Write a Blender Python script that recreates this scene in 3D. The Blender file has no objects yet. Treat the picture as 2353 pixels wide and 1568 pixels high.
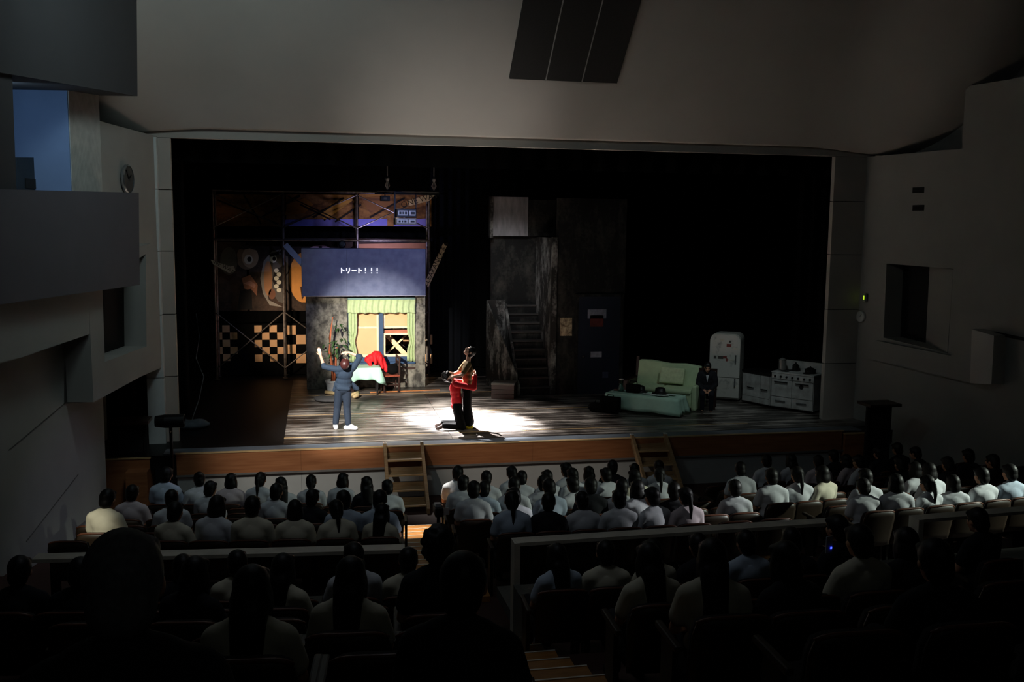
import bpy, bmesh, math, random
from mathutils import Vector, Matrix, noise
random.seed(7)
PI = math.pi
scene = bpy.context.scene
COL = scene.collection

# ------------------------------------------------------------------ camera
S = 0.95            # stage floor height above the front of the house floor
CAM = Vector((-4.2913, -18.7262, 5.30)); YAW, PITCH, ROLL, FPX = .2011, .1188, .0109, 2200.4
FW = Vector((math.sin(YAW)*math.cos(PITCH), math.cos(YAW)*math.cos(PITCH), -math.sin(PITCH)))
_r = Vector((math.cos(YAW), -math.sin(YAW), 0)); _u = _r.cross(FW)
RT = _r*math.cos(ROLL) + _u*math.sin(ROLL); UP = -_r*math.sin(ROLL) + _u*math.cos(ROLL)
cd = bpy.data.cameras.new('camera'); cam = bpy.data.objects.new('camera', cd); COL.objects.link(cam)
cam.matrix_world = Matrix((( RT.x, UP.x, -FW.x, CAM.x), (RT.y, UP.y, -FW.y, CAM.y), (RT.z, UP.z, -FW.z, CAM.z), (0,0,0,1)))
cd.sensor_width = 36; cd.lens = 36*FPX/2353; cd.clip_start = .05; cd.clip_end = 200
scene.camera = cam

# ------------------------------------------------------------------ light and exposure
scene.view_settings.view_transform = 'Standard'; scene.view_settings.look = 'None'
scene.view_settings.exposure = 0; scene.view_settings.gamma = 1; scene.view_settings.use_curve_mapping = False
world = bpy.data.worlds.new('world'); scene.world = world; world.use_nodes = True
world.node_tree.nodes['Background'].inputs[0].default_value = (.75, .85, 1, 1)
world.node_tree.nodes['Background'].inputs[1].default_value = .0007

def spot(name, loc, target, power, color, angle, blend=.5, size=.06, spec=1.0):
    l = bpy.data.lights.new(name, 'SPOT'); l.energy = power; l.color = color
    l.spot_size = math.radians(angle); l.spot_blend = blend; l.shadow_soft_size = size; l.specular_factor = spec
    o = bpy.data.objects.new(name, l); COL.objects.link(o); o.location = loc
    o.rotation_euler = (Vector(target)-Vector(loc)).to_track_quat('-Z', 'Y').to_euler(); return o
def area(name, loc, target, power, color, sx, sy):
    l = bpy.data.lights.new(name, 'AREA'); l.energy = power; l.color = color; l.shape = 'RECTANGLE'; l.size = sx; l.size_y = sy
    o = bpy.data.objects.new(name, l); COL.objects.link(o); o.location = loc
    o.rotation_euler = (Vector(target)-Vector(loc)).to_track_quat('-Z', 'Y').to_euler(); return o

# white back-light on the embracing pair, hung upstage left
spot('light_pair', (-2.7, 5.5, 6.9), (-1.05, 2.35, .95), 100000, (1, .97, .97), 25, 1, .05).scale = (.95, 1.15, 1)
spot('light_pair_halo', (-2.7, 5.5, 6.9), (-1.1, 2.6, .95), 4500, (1, .96, .92), 50, 1, .05)
spot('light_floor_bounce', (-1.75, -.9, 1.02), (-1.6, .95, 7.35), 400, (1, .97, .93), 44, 1, .3)  # added upward lamp standing in for light bounced off the stage floor
# front-of-house lights from the left gallery
spot('light_front', (-7.0, -6.2, 7.4), (-3.1, 2.9, .95), 10500, (1, .96, .9), 24, .7, .05)
spot('light_front_low', (-7.0, -6.4, 7.4), (-4.6, -.05, .6), 1600, (1, .95, .88), 26, 1, .05)
spot('light_front_low_right', (-7.0, -6.4, 7.4), (-.2, -.05, .6), 1700, (1, .9, .8), 21, 1, .05)
spot('light_window', (-6.4, -6.5, 5.9), (-2.7, 6.95, 2.4), 18000, (1, .91, .78), 15, .9, .05)
spot('light_sign', (-1.0, 1.2, 6.6), (-2.7, 6.6, 4.1), 480, (.38, .48, 1), 40, .8, .05)
spot('light_mural', (-6.0, 5.6, 2.7), (-4.75, 9.6, 2.5), 620, (1, .78, .58), 54, 1, .1)
spot('light_violet', (-2.6, 8.3, 4.6), (-2.4, 9.6, 5.4), 70, (.55, .53, 1), 130, .8, .05)
spot('light_upper_mural', (-2.6, 5.6, 7.0), (-2.3, 9.6, 5.6), 95, (1, .84, .68), 56, 1, .1)
spot('light_stairs', (-.5, 3.2, 6.7), (.8, 6.8, 3.9), 420, (.95, .95, 1), 44, 1, .2)
spot('light_kitchen', (4.2, -1.0, 6.6), (5.2, 2.6, 1.4), 170, (.8, .97, 1), 56, 1, .3)
# dim house light and spill on the audience
area('light_house_left', (-5.2, -6.0, 9.2), (-7.2, .5, 7.2), 66, (.74, .95, 1), 1.5, 1)
spot('light_violet_wall', (-1.6, -2.0, 5.6), (-7.6, -3.4, .9), 130, (.7, .68, 1), 28, 1, .15)
spot('light_rear_right', (9.4, -8.9, 4.7), (4.2, -7.1, 1.95), 2000, (.88, 1, .86), 34, .9, .08)
spot('light_rear_centre', (9.4, -9.0, 4.9), (.1, -7.35, 1.7), 2600, (.95, .95, 1), 10, .9, .08)
spot('light_rear_left', (-8.9, -13.0, 6.2), (-7.38, -7.3, 2.08), 1500, (1, .97, .8), 7, .8, .08)
area('light_rear_house', (-4.0, -11.0, 8.8), (-3.4, -4.0, .5), 22, (.82, .9, 1), 3, 2)
area('fill_back_house', (-3.0, -20.5, 9.0), (-2.5, -11.0, 2.0), 2.6, (.9, 1, .92), 4, 2)  # added fill on the rear rows' backs, standing in for bounce
spot('fill_aisle_spill', (-2.75, -2.2, 8.4), (-2.75, -2.75, .1), 8500, (1, .93, .84), 12, .7, .05)  # added overhead lamp standing in for stage spill on the treads

# ------------------------------------------------------------------ helpers
def at(px, py, ax, val):
    """point of the plane axis=val that photograph pixel (px, py) shows"""
    d = FW + RT*((px-1176.5)/FPX) - UP*((py-784)/FPX)
    return CAM + d*((val-CAM[ax])/d[ax])
WN = {'L': (Vector((-1, .18, 0)), 7.35+.18), 'R': (Vector((1, .2, 0)), 7.95+.2)}
def atw(px, py, side, off=0):
    """the same on a splayed side wall, off metres in front of it"""
    n, c = WN[side]; d = FW + RT*((px-1176.5)/FPX) - UP*((py-784)/FPX)
    return CAM + d*((c-off*n.length-n.dot(CAM))/n.dot(d))
def wallp(side, y, z, off=0):
    n, c = WN[side]; c -= off*n.length
    return Vector(((c-n.y*y)/n.x, y, z))

def lin(h):
    h = h.lstrip('#'); v = [int(h[i:i+2], 16)/255 for i in (0, 2, 4)]
    return tuple(c/12.92 if c <= .04045 else ((c+.055)/1.055)**2.4 for c in v) + (1,)
MATS = {}
def mat(name, hexcol, rough=.7, metal=0, var=.12, scale=6, bump=0, emit=None, estr=0, stretch=(1,1,1), hex2=None, spec=.4, alpha=None):
    if name in MATS: return MATS[name]
    m = bpy.data.materials.new(name); m.use_nodes = True; nt = m.node_tree; b = nt.nodes['Principled BSDF']
    c = lin(hexcol); b.inputs['Roughness'].default_value = rough; b.inputs['Metallic'].default_value = metal
    b.inputs['Specular IOR Level'].default_value = spec
    tc = nt.nodes.new('ShaderNodeTexCoord'); mp = nt.nodes.new('ShaderNodeMapping'); mp.inputs['Scale'].default_value = stretch
    nz = nt.nodes.new('ShaderNodeTexNoise'); nz.inputs['Scale'].default_value = scale; nz.inputs['Detail'].default_value = 5
    nt.links.new(tc.outputs['Object'], mp.inputs[0]); nt.links.new(mp.outputs[0], nz.inputs['Vector'])
    rp = nt.nodes.new('ShaderNodeValToRGB')
    rp.color_ramp.elements[0].position = .3; rp.color_ramp.elements[1].position = .7
    c2 = lin(hex2) if hex2 else tuple(min(1, v*(1+var)) for v in c[:3])+(1,)
    c1 = c if hex2 else tuple(v*(1-var) for v in c[:3])+(1,)
    rp.color_ramp.elements[0].color = c1; rp.color_ramp.elements[1].color = c2
    nt.links.new(nz.outputs['Fac'], rp.inputs[0]); nt.links.new(rp.outputs[0], b.inputs['Base Color'])
    if bump:
        bp = nt.nodes.new('ShaderNodeBump'); bp.inputs['Strength'].default_value = bump; bp.inputs['Distance'].default_value = .01
        nt.links.new(nz.outputs['Fac'], bp.inputs['Height']); nt.links.new(bp.outputs[0], b.inputs['Normal'])
    if emit:
        b.inputs['Emission Color'].default_value = lin(emit); b.inputs['Emission Strength'].default_value = estr
    MATS[name] = m; return m
def deck_mat():
    m = bpy.data.materials.new('worn_deck_planks'); m.use_nodes = True; nt = m.node_tree; N = nt.nodes; b = N['Principled BSDF']
    tc = N.new('ShaderNodeTexCoord'); sp = N.new('ShaderNodeSeparateXYZ'); nt.links.new(tc.outputs['Object'], sp.inputs[0])
    mp = N.new('ShaderNodeMapping'); mp.inputs['Scale'].default_value = (.25, 10, 1); nt.links.new(tc.outputs['Object'], mp.inputs[0])
    n1 = N.new('ShaderNodeTexNoise'); n1.inputs['Scale'].default_value = 1.6; n1.inputs['Detail'].default_value = 8; n1.inputs['Roughness'].default_value = .7
    nt.links.new(mp.outputs[0], n1.inputs['Vector'])
    n2 = N.new('ShaderNodeTexNoise'); n2.inputs['Scale'].default_value = 1.3; n2.inputs['Detail'].default_value = 4
    nt.links.new(tc.outputs['Object'], n2.inputs['Vector'])
    ad = N.new('ShaderNodeMath'); ad.operation = 'MULTIPLY_ADD'; nt.links.new(n2.outputs['Fac'], ad.inputs[0]); ad.inputs[1].default_value = .45
    nt.links.new(n1.outputs['Fac'], ad.inputs[2])
    rp = N.new('ShaderNodeValToRGB'); e = rp.color_ramp.elements
    e[0].position = .58; e[0].color = lin('#100e0d'); e[1].position = .86; e[1].color = lin('#b4aba2')
    k = e.new(.72); k.color = lin('#3f3833')
    nt.links.new(ad.outputs[0], rp.inputs[0]); nt.links.new(rp.outputs[0], b.inputs['Base Color'])
    # plank seams every 20 cm
    md = N.new('ShaderNodeMath'); md.operation = 'PINGPONG'; md.inputs[1].default_value = .11; nt.links.new(sp.outputs['Y'], md.inputs[0])
    ss = N.new('ShaderNodeMapRange'); ss.inputs[1].default_value = 0; ss.inputs[2].default_value = .012; nt.links.new(md.outputs[0], ss.inputs[0])
    hb = N.new('ShaderNodeMath'); hb.operation = 'MULTIPLY_ADD'; nt.links.new(n1.outputs['Fac'], hb.inputs[0]); hb.inputs[1].default_value = .5; nt.links.new(ss.outputs[0], hb.inputs[2])
    bp = N.new('ShaderNodeBump'); bp.inputs['Strength'].default_value = .5; bp.inputs['Distance'].default_value = .02
    nt.links.new(hb.outputs[0], bp.inputs['Height']); nt.links.new(bp.outputs[0], b.inputs['Normal'])
    rr = N.new('ShaderNodeMapRange'); rr.inputs[3].default_value = .24; rr.inputs[4].default_value = .42; nt.links.new(n1.outputs['Fac'], rr.inputs[0])
    nt.links.new(rr.outputs[0], b.inputs['Roughness']); b.inputs['Specular IOR Level'].default_value = .5
    return m
def grime_mat(name, dark, light, thr=.58, stretch=(5, 5, 1), scale=1.1, rough=.75):
    m = bpy.data.materials.new(name); m.use_nodes = True; nt = m.node_tree; N = nt.nodes; b = N['Principled BSDF']
    tc = N.new('ShaderNodeTexCoord'); mp = N.new('ShaderNodeMapping'); mp.inputs['Scale'].default_value = stretch
    nt.links.new(tc.outputs['Object'], mp.inputs[0])
    n1 = N.new('ShaderNodeTexNoise'); n1.inputs['Scale'].default_value = scale; n1.inputs['Detail'].default_value = 7; n1.inputs['Roughness'].default_value = .65
    nt.links.new(mp.outputs[0], n1.inputs['Vector'])
    n2 = N.new('ShaderNodeTexNoise'); n2.inputs['Scale'].default_value = 14; n2.inputs['Detail'].default_value = 4
    nt.links.new(tc.outputs['Object'], n2.inputs['Vector'])
    ad = N.new('ShaderNodeMath'); ad.operation = 'MULTIPLY_ADD'; nt.links.new(n2.outputs['Fac'], ad.inputs[0]); ad.inputs[1].default_value = .25; nt.links.new(n1.outputs['Fac'], ad.inputs[2])
    rp = N.new('ShaderNodeValToRGB'); e = rp.color_ramp.elements
    e[0].position = thr; e[0].color = lin(dark); e[1].position = min(.98, thr+.24); e[1].color = lin(light)
    nt.links.new(ad.outputs[0], rp.inputs[0]); nt.links.new(rp.outputs[0], b.inputs['Base Color'])
    b.inputs['Roughness'].default_value = rough; b.inputs['Specular IOR Level'].default_value = .25
    return m

class MB:
    def __init__(s): s.bm = bmesh.new()
    def box(s, c, size, rz=0, R=None):
        M = Matrix.Translation(Vector(c)) @ (R if R is not None else Matrix.Rotation(rz, 4, 'Z')) @ Matrix.Diagonal((*size, 1))
        bmesh.ops.create_cube(s.bm, size=1, matrix=M); return s
    def bb(s, a, b):
        return s.box([(a[i]+b[i])/2 for i in range(3)], [abs(b[i]-a[i]) for i in range(3)])
    def bar(s, p, q, w, d=None, upv=(0,0,1)):
        p, q = Vector(p), Vector(q); z = (q-p).normalized(); x = z.cross(Vector(upv))
        if x.length < 1e-3: x = z.cross(Vector((0,1,0)))
        x.normalize(); y = z.cross(x)
        R = Matrix((x, y, z)).transposed().to_4x4()
        return s.box((p+q)/2, (w, d or w, (q-p).length), R=R)
    def tube(s, pts, r, n=8, cap=True):
        pts = [Vector(p) for p in pts]; rr = r if isinstance(r, (list, tuple)) else [r]*len(pts); rings = []
        for i, p in enumerate(pts):
            t = (pts[min(i+1, len(pts)-1)]-pts[max(i-1, 0)]).normalized()
            a = t.cross(Vector((0,0,1)));
            if a.length < .05: a = t.cross(Vector((0,1,0)))
            a.normalize(); b = t.cross(a)
            rings.append([s.bm.verts.new(p+(a*math.cos(2*PI*k/n)+b*math.sin(2*PI*k/n))*rr[i]) for k in range(n)])
        for A, B in zip(rings, rings[1:]):
            for k in range(n): s.bm.faces.new((A[k], A[(k+1)%n], B[(k+1)%n], B[k]))
        if cap:
            s.bm.faces.new(rings[0][::-1]); s.bm.faces.new(rings[-1])
        return s
    def lathe(s, prof, c=(0,0,0), n=24, M=None):
        rings = []
        for r, z in prof:
            rings.append([s.bm.verts.new((M or Matrix()) @ (Vector(c)+Vector((r*math.cos(2*PI*k/n), r*math.sin(2*PI*k/n), z)))) for k in range(n)])
        for A, B in zip(rings, rings[1:]):
            for k in range(n): s.bm.faces.new((A[k], A[(k+1)%n], B[(k+1)%n], B[k]))
        s.bm.faces.new(rings[0][::-1]); s.bm.faces.new(rings[-1]); return s
    def ell(s, c, r, R=None, u=14, v=9):
        M = Matrix.Translation(Vector(c)) @ (R or Matrix()) @ Matrix.Diagonal((*r, 1))
        bmesh.ops.create_uvsphere(s.bm, u_segments=u, v_segments=v, radius=1, matrix=M); return s
    def cap(s, p, q, r0, r1=None, n=10):
        r1 = r0 if r1 is None else r1; p, q = Vector(p), Vector(q); d = q-p; L = d.length
        if L < 1e-5: return s.ell(p, (r0,)*3, u=n, v=7)
        t = d/L; pts, rs = [], []
        for k in range(4): a = PI/2*k/4; pts.append(p-t*r0*math.cos(a)); rs.append(max(.06*r0, r0*math.sin(a)))
        pts.append(p); rs.append(r0); pts.append(q); rs.append(r1)
        for k in range(3, -1, -1): a = PI/2*k/4; pts.append(q+t*r1*math.cos(a)); rs.append(max(.06*r1, r1*math.sin(a)))
        return s.tube(pts, rs, n)
    def poly(s, pts, ext):
        """flat polygon extruded by vector ext"""
        ext = Vector(ext); a = [s.bm.verts.new(Vector(p)) for p in pts]; b = [s.bm.verts.new(Vector(p)+ext) for p in pts]; n = len(a)
        s.bm.faces.new(a); s.bm.faces.new(b[::-1])
        for k in range(n): s.bm.faces.new((a[k], b[k], b[(k+1)%n], a[(k+1)%n]))
        return s
    def holed(s, outer, hole, ext):
        ext = Vector(ext); bm2 = bmesh.new()
        for loop in (outer, hole):
            vs = [bm2.verts.new(Vector(p)) for p in loop]
            for k in range(len(vs)): bm2.edges.new((vs[k], vs[(k+1)%len(vs)]))
        bmesh.ops.triangle_fill(bm2, use_beauty=True, use_dissolve=False, edges=bm2.edges[:])
        me = bpy.data.meshes.new('tmp'); bm2.to_mesh(me); bm2.free()
        n0 = len(s.bm.faces); s.bm.from_mesh(me); bpy.data.meshes.remove(me); s.bm.faces.ensure_lookup_table()
        fs = s.bm.faces[n0:]; r = bmesh.ops.extrude_face_region(s.bm, geom=fs)
        bmesh.ops.translate(s.bm, verts=[g for g in r['geom'] if isinstance(g, bmesh.types.BMVert)], vec=ext)
        return s
    def grid(s, fn, nu, nv):
        V = [[s.bm.verts.new(fn(i/nu, j/nv)) for j in range(nv+1)] for i in range(nu+1)]
        for i in range(nu):
            for j in range(nv): s.bm.faces.new((V[i][j], V[i+1][j], V[i+1][j+1], V[i][j+1]))
        return s
    def build(s, name, m, parent=None, loc=None, smooth=False, bevel=0, solid=0, label=None):
        bm = s.bm
        bmesh.ops.recalc_face_normals(bm, faces=bm.faces[:])
        if bevel: bmesh.ops.bevel(bm, geom=bm.edges[:], offset=bevel, segments=2, affect='EDGES', profile=.6)
        me = bpy.data.meshes.new(name); bm.to_mesh(me); bm.free()
        if smooth:
            for p in me.polygons: p.use_smooth = True
        if m: me.materials.append(m)
        o = bpy.data.objects.new(name, me); COL.objects.link(o)
        if solid:
            md = o.modifiers.new('solid', 'SOLIDIFY'); md.thickness = solid; md.offset = 0
        if parent: o.parent = parent
        if loc is not None: o.location = loc
        if label: o['label'] = label
        return o
def thing(name, label, cat, loc=(0,0,0), rz=0, group=None):
    o = bpy.data.objects.new(name, None); COL.objects.link(o); o.location = loc; o.rotation_euler = (0,0,rz); o.empty_display_size = .1
    return tag(o, label, cat, group)
def tag(o, label, cat, group=None):
    o['label'] = label; o['category'] = cat
    if group: o['group'] = group
    return o
def struct(o):
    o['kind'] = 'structure'; return o
def srot(name, loc=(0,0,0)):
    o = bpy.data.objects.new(name, None); COL.objects.link(o); o.location = loc; return struct(o)
DG = bpy.context.evaluated_depsgraph_get
def organic(mb, name, m, voxel=.011, smooth=4, decim=None):
    """one continuous skin from overlapping closed shapes; returns mesh data"""
    me = bpy.data.meshes.new('raw'); bmesh.ops.recalc_face_normals(mb.bm, faces=mb.bm.faces[:]); mb.bm.to_mesh(me); mb.bm.free()
    o = bpy.data.objects.new('raw', me); COL.objects.link(o)
    r = o.modifiers.new('r', 'REMESH'); r.mode = 'VOXEL'; r.voxel_size = voxel; r.use_smooth_shade = True
    s = o.modifiers.new('s', 'SMOOTH'); s.factor = .5; s.iterations = smooth
    if decim:
        d = o.modifiers.new('d', 'DECIMATE'); d.ratio = decim
    dg = DG(); dg.update(); out = bpy.data.meshes.new_from_object(o.evaluated_get(dg)); out.name = name
    bpy.data.objects.remove(o); bpy.data.meshes.remove(me)
    out.materials.clear(); out.materials.append(m)
    for p in out.polygons: p.use_smooth = True
    return out
def link(name, me, parent=None, m=None):
    o = bpy.data.objects.new(name, me); COL.objects.link(o); o.parent = parent
    if m:
        o.material_slots[0].link = 'OBJECT'; o.material_slots[0].material = m
    return o
def text(name, body, size, M, m, parent, ext=.002):
    c = bpy.data.curves.new(name, 'FONT'); c.body = body; c.size = size; c.extrude = ext; c.align_x = 'CENTER'; c.align_y = 'CENTER'; c.resolution_u = 3
    o = bpy.data.objects.new(name, c); COL.objects.link(o); dg = DG(); dg.update()
    me = bpy.data.meshes.new_from_object(o.evaluated_get(dg)); bpy.data.objects.remove(o)
    me.materials.clear(); me.materials.append(m)
    o = bpy.data.objects.new(name, me); COL.objects.link(o); o.matrix_world = M
    if parent:
        o.parent = parent; bpy.context.view_layer.update(); o.matrix_parent_inverse = parent.matrix_world.inverted()
    return o

# ------------------------------------------------------------------ materials
M_ceil = mat('ceiling_plaster', '#aaa69d', .8, scale=1.2, var=.03)
M_wall = mat('wall_plaster', '#97968f', .85, scale=1.5, var=.05)
M_pros = mat('proscenium_panel', '#b0a79c', .7, scale=1.5, var=.05)
M_box = mat('gallery_grey_paint', '#57565b', .8, scale=2, var=.04)
M_dark = mat('dark_recess', '#1b1a19', .9)
M_black = mat('black_cloth', '#060606', .95, scale=3, spec=.1)
M_navy = mat('navy_cloth', '#06080d', .95, scale=3, spec=.1)
M_blackmetal = mat('black_metal', '#141414', .45, .4)
M_metal = mat('scaffold_steel', '#8a8078', .45, .75, hex2='#5f554c', scale=9)
M_floorblack = mat('black_stage_floor', '#0b0b0c', .5, scale=5)
M_apron = mat('grey_apron', '#6b737d', .4, scale=5)
M_wood = mat('stage_front_wood', '#a86f48', .45, scale=1.5, stretch=(1, 1, 14), hex2='#905a38', spec=.4)
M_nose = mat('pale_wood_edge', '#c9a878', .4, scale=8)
M_white = mat('white_kickboard', '#a9aaa6', .75, scale=3, var=.05)
M_steps = mat('step_wood', '#a58a68', .5, scale=3, stretch=(1, 8, 8), hex2='#8d6c46')
M_carpet = mat('house_floor_brown', '#3a211a', .7, scale=20)
M_tread = mat('aisle_tread_wood', '#a8743c', .45, scale=3, stretch=(2, 14, 1), hex2='#8e5f30')
M_seat = mat('seat_fabric', '#17100e', .9, scale=40)
M_seatwood = mat('seat_back_wood', '#2b2118', .45, scale=6, stretch=(1, 1, .3))
M_seatrim = mat('seat_rim_wood', '#5e3828', .4, scale=8)
M_seatmetal = mat('seat_frame_steel', '#c8ccd2', .35, .6)
M_plate = mat('number_plate', '#cfc8b8', .4, .3)
M_skin = mat('skin', '#c08c6e', .55, scale=20, var=.05)
M_skinlight = mat('pale_skin', '#dfb097', .5, scale=20, var=.05)
M_hair = mat('black_hair', '#0b0908', .5, scale=60, spec=.3)
M_hairbrown = mat('reddish_brown_hair', '#4a2422', .4, scale=60, spec=.6)
M_shirts = [mat('white_shirt', '#cdd0d4', .85, scale=12, var=.04), mat('blue_white_shirt', '#b4c2d2', .85, scale=12, var=.04), mat('cream_shirt', '#d0cab4', .85, scale=12, var=.04),
            mat('dark_top', '#16171c', .9, scale=12), mat('pink_white_shirt', '#cdbfc2', .85, scale=12, var=.04)]
M_trouser = mat('navy_trousers', '#10131c', .9, scale=20)
M_shoe = mat('dark_shoe', '#12100f', .5)
M_mint = mat('mint_cloth', '#a9d3c0', .85, scale=10, var=.05)
M_greencurtain = mat('green_curtain', '#a6b78a', .85, scale=14, var=.08)
M_red = mat('red_cloth', '#c8121c', .75, scale=12, var=.15)
M_darkwood = mat('dark_wood', '#2e1a12', .45, scale=5, stretch=(1, 1, 8))
M_enamel = mat('worn_white_enamel', '#b9b8b4', .45, scale=5, hex2='#8f8c86')

# ================================================================== ROOM
# ---- stage floor: black floor, raised worn deck, apron
o = struct(MB().bb((-9.5, .0, S-.3), (9.5, 11, S-.03)).build('floor_stage', M_floorblack))
deck = srot('floor_deck')
DM = deck_mat()
ys = [.42, 1.05, 3.4, 5.95, 8.6]; xs = [-5.0, -1.6, 1.7, 4.6, 8.2]
for y0, y1 in zip(ys, ys[1:]):
    for x0, x1 in zip(xs, xs[1:]):
        MB().bb((x0+.004, y0+.006, S-.029), (x1-.004, y1-.006, S+random.uniform(-.002, .001))).build('deck_panel', DM, deck)
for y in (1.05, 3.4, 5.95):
    MB().bb((-5.0, y-.012, S-.02), (5.2, y+.012, S+.004)).build('joint_glint', M_nose, deck)  # added pale strips stand in for joint edges catching the light
struct(MB().bb((-7.2, 0.005, S-.029), (7.4, .41, S-.004)).build('floor_apron', M_apron))
# ---- stage front
front = srot('wall_stage_front')
for i in range(6):
    x0 = -6.96+i*2.313; x1 = x0+2.31
    MB().bb((x0, -.03, .52), (x1, 0, S-.015)).build('fascia_panel', M_wood, front)
    MB().bb((x0, .01, -.1), (x1, .03, .515)).build('kick_panel', M_white, front)
MB().bb((-6.98, -.04, S-.015), (6.95, .03, S+.005)).build('edge_strip', M_nose, front)
MB().bb((-6.98, -.045, .49), (6.95, -.0, .53)).build('lower_rail', mat('grey_rail', '#6d6a66', .6), front)

# ---- proscenium
pros = srot('wall_proscenium')
PX0, PX1, PY, PZ = -7.07, 7.12, 1.22, 6.95
zc = [S-.05, 2.25, 3.5, 4.75, 5.95, PZ]
for z0, z1 in zip(zc, zc[1:]):
    MB().bb((-7.62, PY-.02, z0+.008), (PX0, PY+.12, z1-.008)).build('wall_panel', M_pros, pros)
    MB().bb((-7.62, PY-.2, z0+.008), (-7.3, PY-.03, z1-.008)).build('wall_panel', mat('lit_side_panel', '#d3d6d2', .7, var=.03), pros)  # paler colour paints in the light on the column's side face
    MB().bb((PX1, PY-.02, z0+.008), (8.1, PY+.12, z1-.008)).build('wall_panel', M_pros, pros)
MB().bb((-7.6, PY+.02, S-.4), (PX0-.06, PY+.48, PZ)).build('column_core', M_dark, pros)
MB().bb((PX1+.25, PY+.02, S-.4), (8.1, PY+.48, PZ)).build('column_core', M_dark, pros)
def hdr(y): return y
MB().bb((-7.62, PY-.02, PZ), (8.1, PY+.12, PZ+.22)).build('header_panel', M_pros, pros)
MB().bb((-7.62, PY-.12, PZ+.2), (8.1, PY+.5, PZ+.28)).build('header_ledge', mat('header_ledge', '#5d5648', .7), pros)

# ---- ceiling: a cove that climbs away from the stage
def ceil_z(x, s):
    z = 7.24 + 1.0*s - .012*s*s
    a = abs(x+.0)
    if a > 6.2:
        k = min(1, (a-6.2)/2.4); k = k*k*(3-2*k); lo = 7.0 + .15*s + .135*s*s
        z = z*(1-k) + min(z, lo)*k
    return z
def cfn(u, v):
    x = -9.6+19.2*u; s = -.1 + 20*v*v*.6 + 8*v*.2
    return Vector((x, 1.0-s, ceil_z(x, s)))
ceil = struct(MB().grid(cfn, 64, 48).build('ceiling', M_ceil, smooth=True, solid=.04))

# ceiling panel with three dark strips
grille = thing('ceiling_panel', 'long dark panel of three strips set in the curved ceiling above the stage', 'ceiling panel', (.5, 0, 8.1))
bpy.context.view_layer.update()
def strip(x0, x1, off, th):
    def f(u, v):
        s = 1.02+2.6*v; X = x0+(x1-x0)*u; return Vector((X-.5, 1.0-s, ceil_z(X, s)-off-8.1))
    return MB().grid(f, 2, 14)
M_gr = mat('ceiling_grille_cloth', '#2a2826', .9, scale=30)
for i in range(3):
    a = -.6+i*.7333; strip(a+.012, a+.72, .07, .04).build('strip', M_gr, grille, solid=.08)
for i in (1, 2):
    a = -.6+i*.7333; strip(a-.012, a+.012, .1, .02).build('seam_rail', mat('seam_rail', '#8d8c88', .5), grille, solid=.03)

# ---- side walls
def slab(side, pts, off, thick, name, m, parent=None, hole=None):
    n = WN[side][0].normalized(); mb = MB(); P = [atw(x, y, side, off) for x, y in pts]
    if hole: mb.holed(P, [atw(x, y, side, off) for x, y in hole], n*thick)
    else: mb.poly(P, n*thick)
    return mb.build(name, m, parent)
def wquad(side, y0, y1, z0, z1, off, thick, name, m, parent=None):
    n = WN[side][0].normalized()
    return MB().poly([wallp(side, y0, z0, off), wallp(side, y1, z0, off), wallp(side, y1, z1, off), wallp(side, y0, z1, off)], n*thick).build(name, m, parent)
wl = srot('wall_left')
ystep = atw(228, 278, 'L').y; zstep = atw(228, 278, 'L').z; ycor = atw(155, 210, 'L').y
yrec = atw(240, 1000, 'L').y
wquad('L', -20, yrec, -.3, 5.72, 0, .25, 'wall_surface', M_wall, wl)
wquad('L', yrec, 1.2, 2.45, 5.72, 0, .25, 'wall_surface', M_wall, wl)
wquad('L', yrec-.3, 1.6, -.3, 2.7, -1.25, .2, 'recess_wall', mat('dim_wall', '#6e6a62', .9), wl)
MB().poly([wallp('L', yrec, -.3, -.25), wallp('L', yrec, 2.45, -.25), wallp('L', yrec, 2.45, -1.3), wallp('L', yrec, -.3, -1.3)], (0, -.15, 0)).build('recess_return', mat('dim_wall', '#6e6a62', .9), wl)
wquad('L', ystep, 1.2, 5.72, zstep, 0, .25, 'upper_wall', M_wall, wl)
# ribbed wall behind the gallery
rib = MB()
n = WN['L'][0].normalized()
nr = 46
y0, y1 = ycor, ystep
for i in range(nr):
    ya, yb = y0+(y1-y0)*i/nr, y0+(y1-y0)*(i+.55)/nr
    rib.poly([wallp('L', ya, 5.7, .012), wallp('L', yb, 5.7, .012), wallp('L', yb, 7.8, .012), wallp('L', ya, 7.8, .012)], n*.02)
rib.build('wall_ribs', mat('ribbed_wall', '#b4b2aa', .8), wl)['kind'] = 'stuff'
wquad('L', y0, y1, 5.72, 7.8, 0, .25, 'ribbed_wall', mat('ribbed_wall', '#b4b2aa', .8), wl)
wquad('L', -20, 2, 7.75, 11.5, -.8, .2, 'outer_wall', M_dark, wl)
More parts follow.
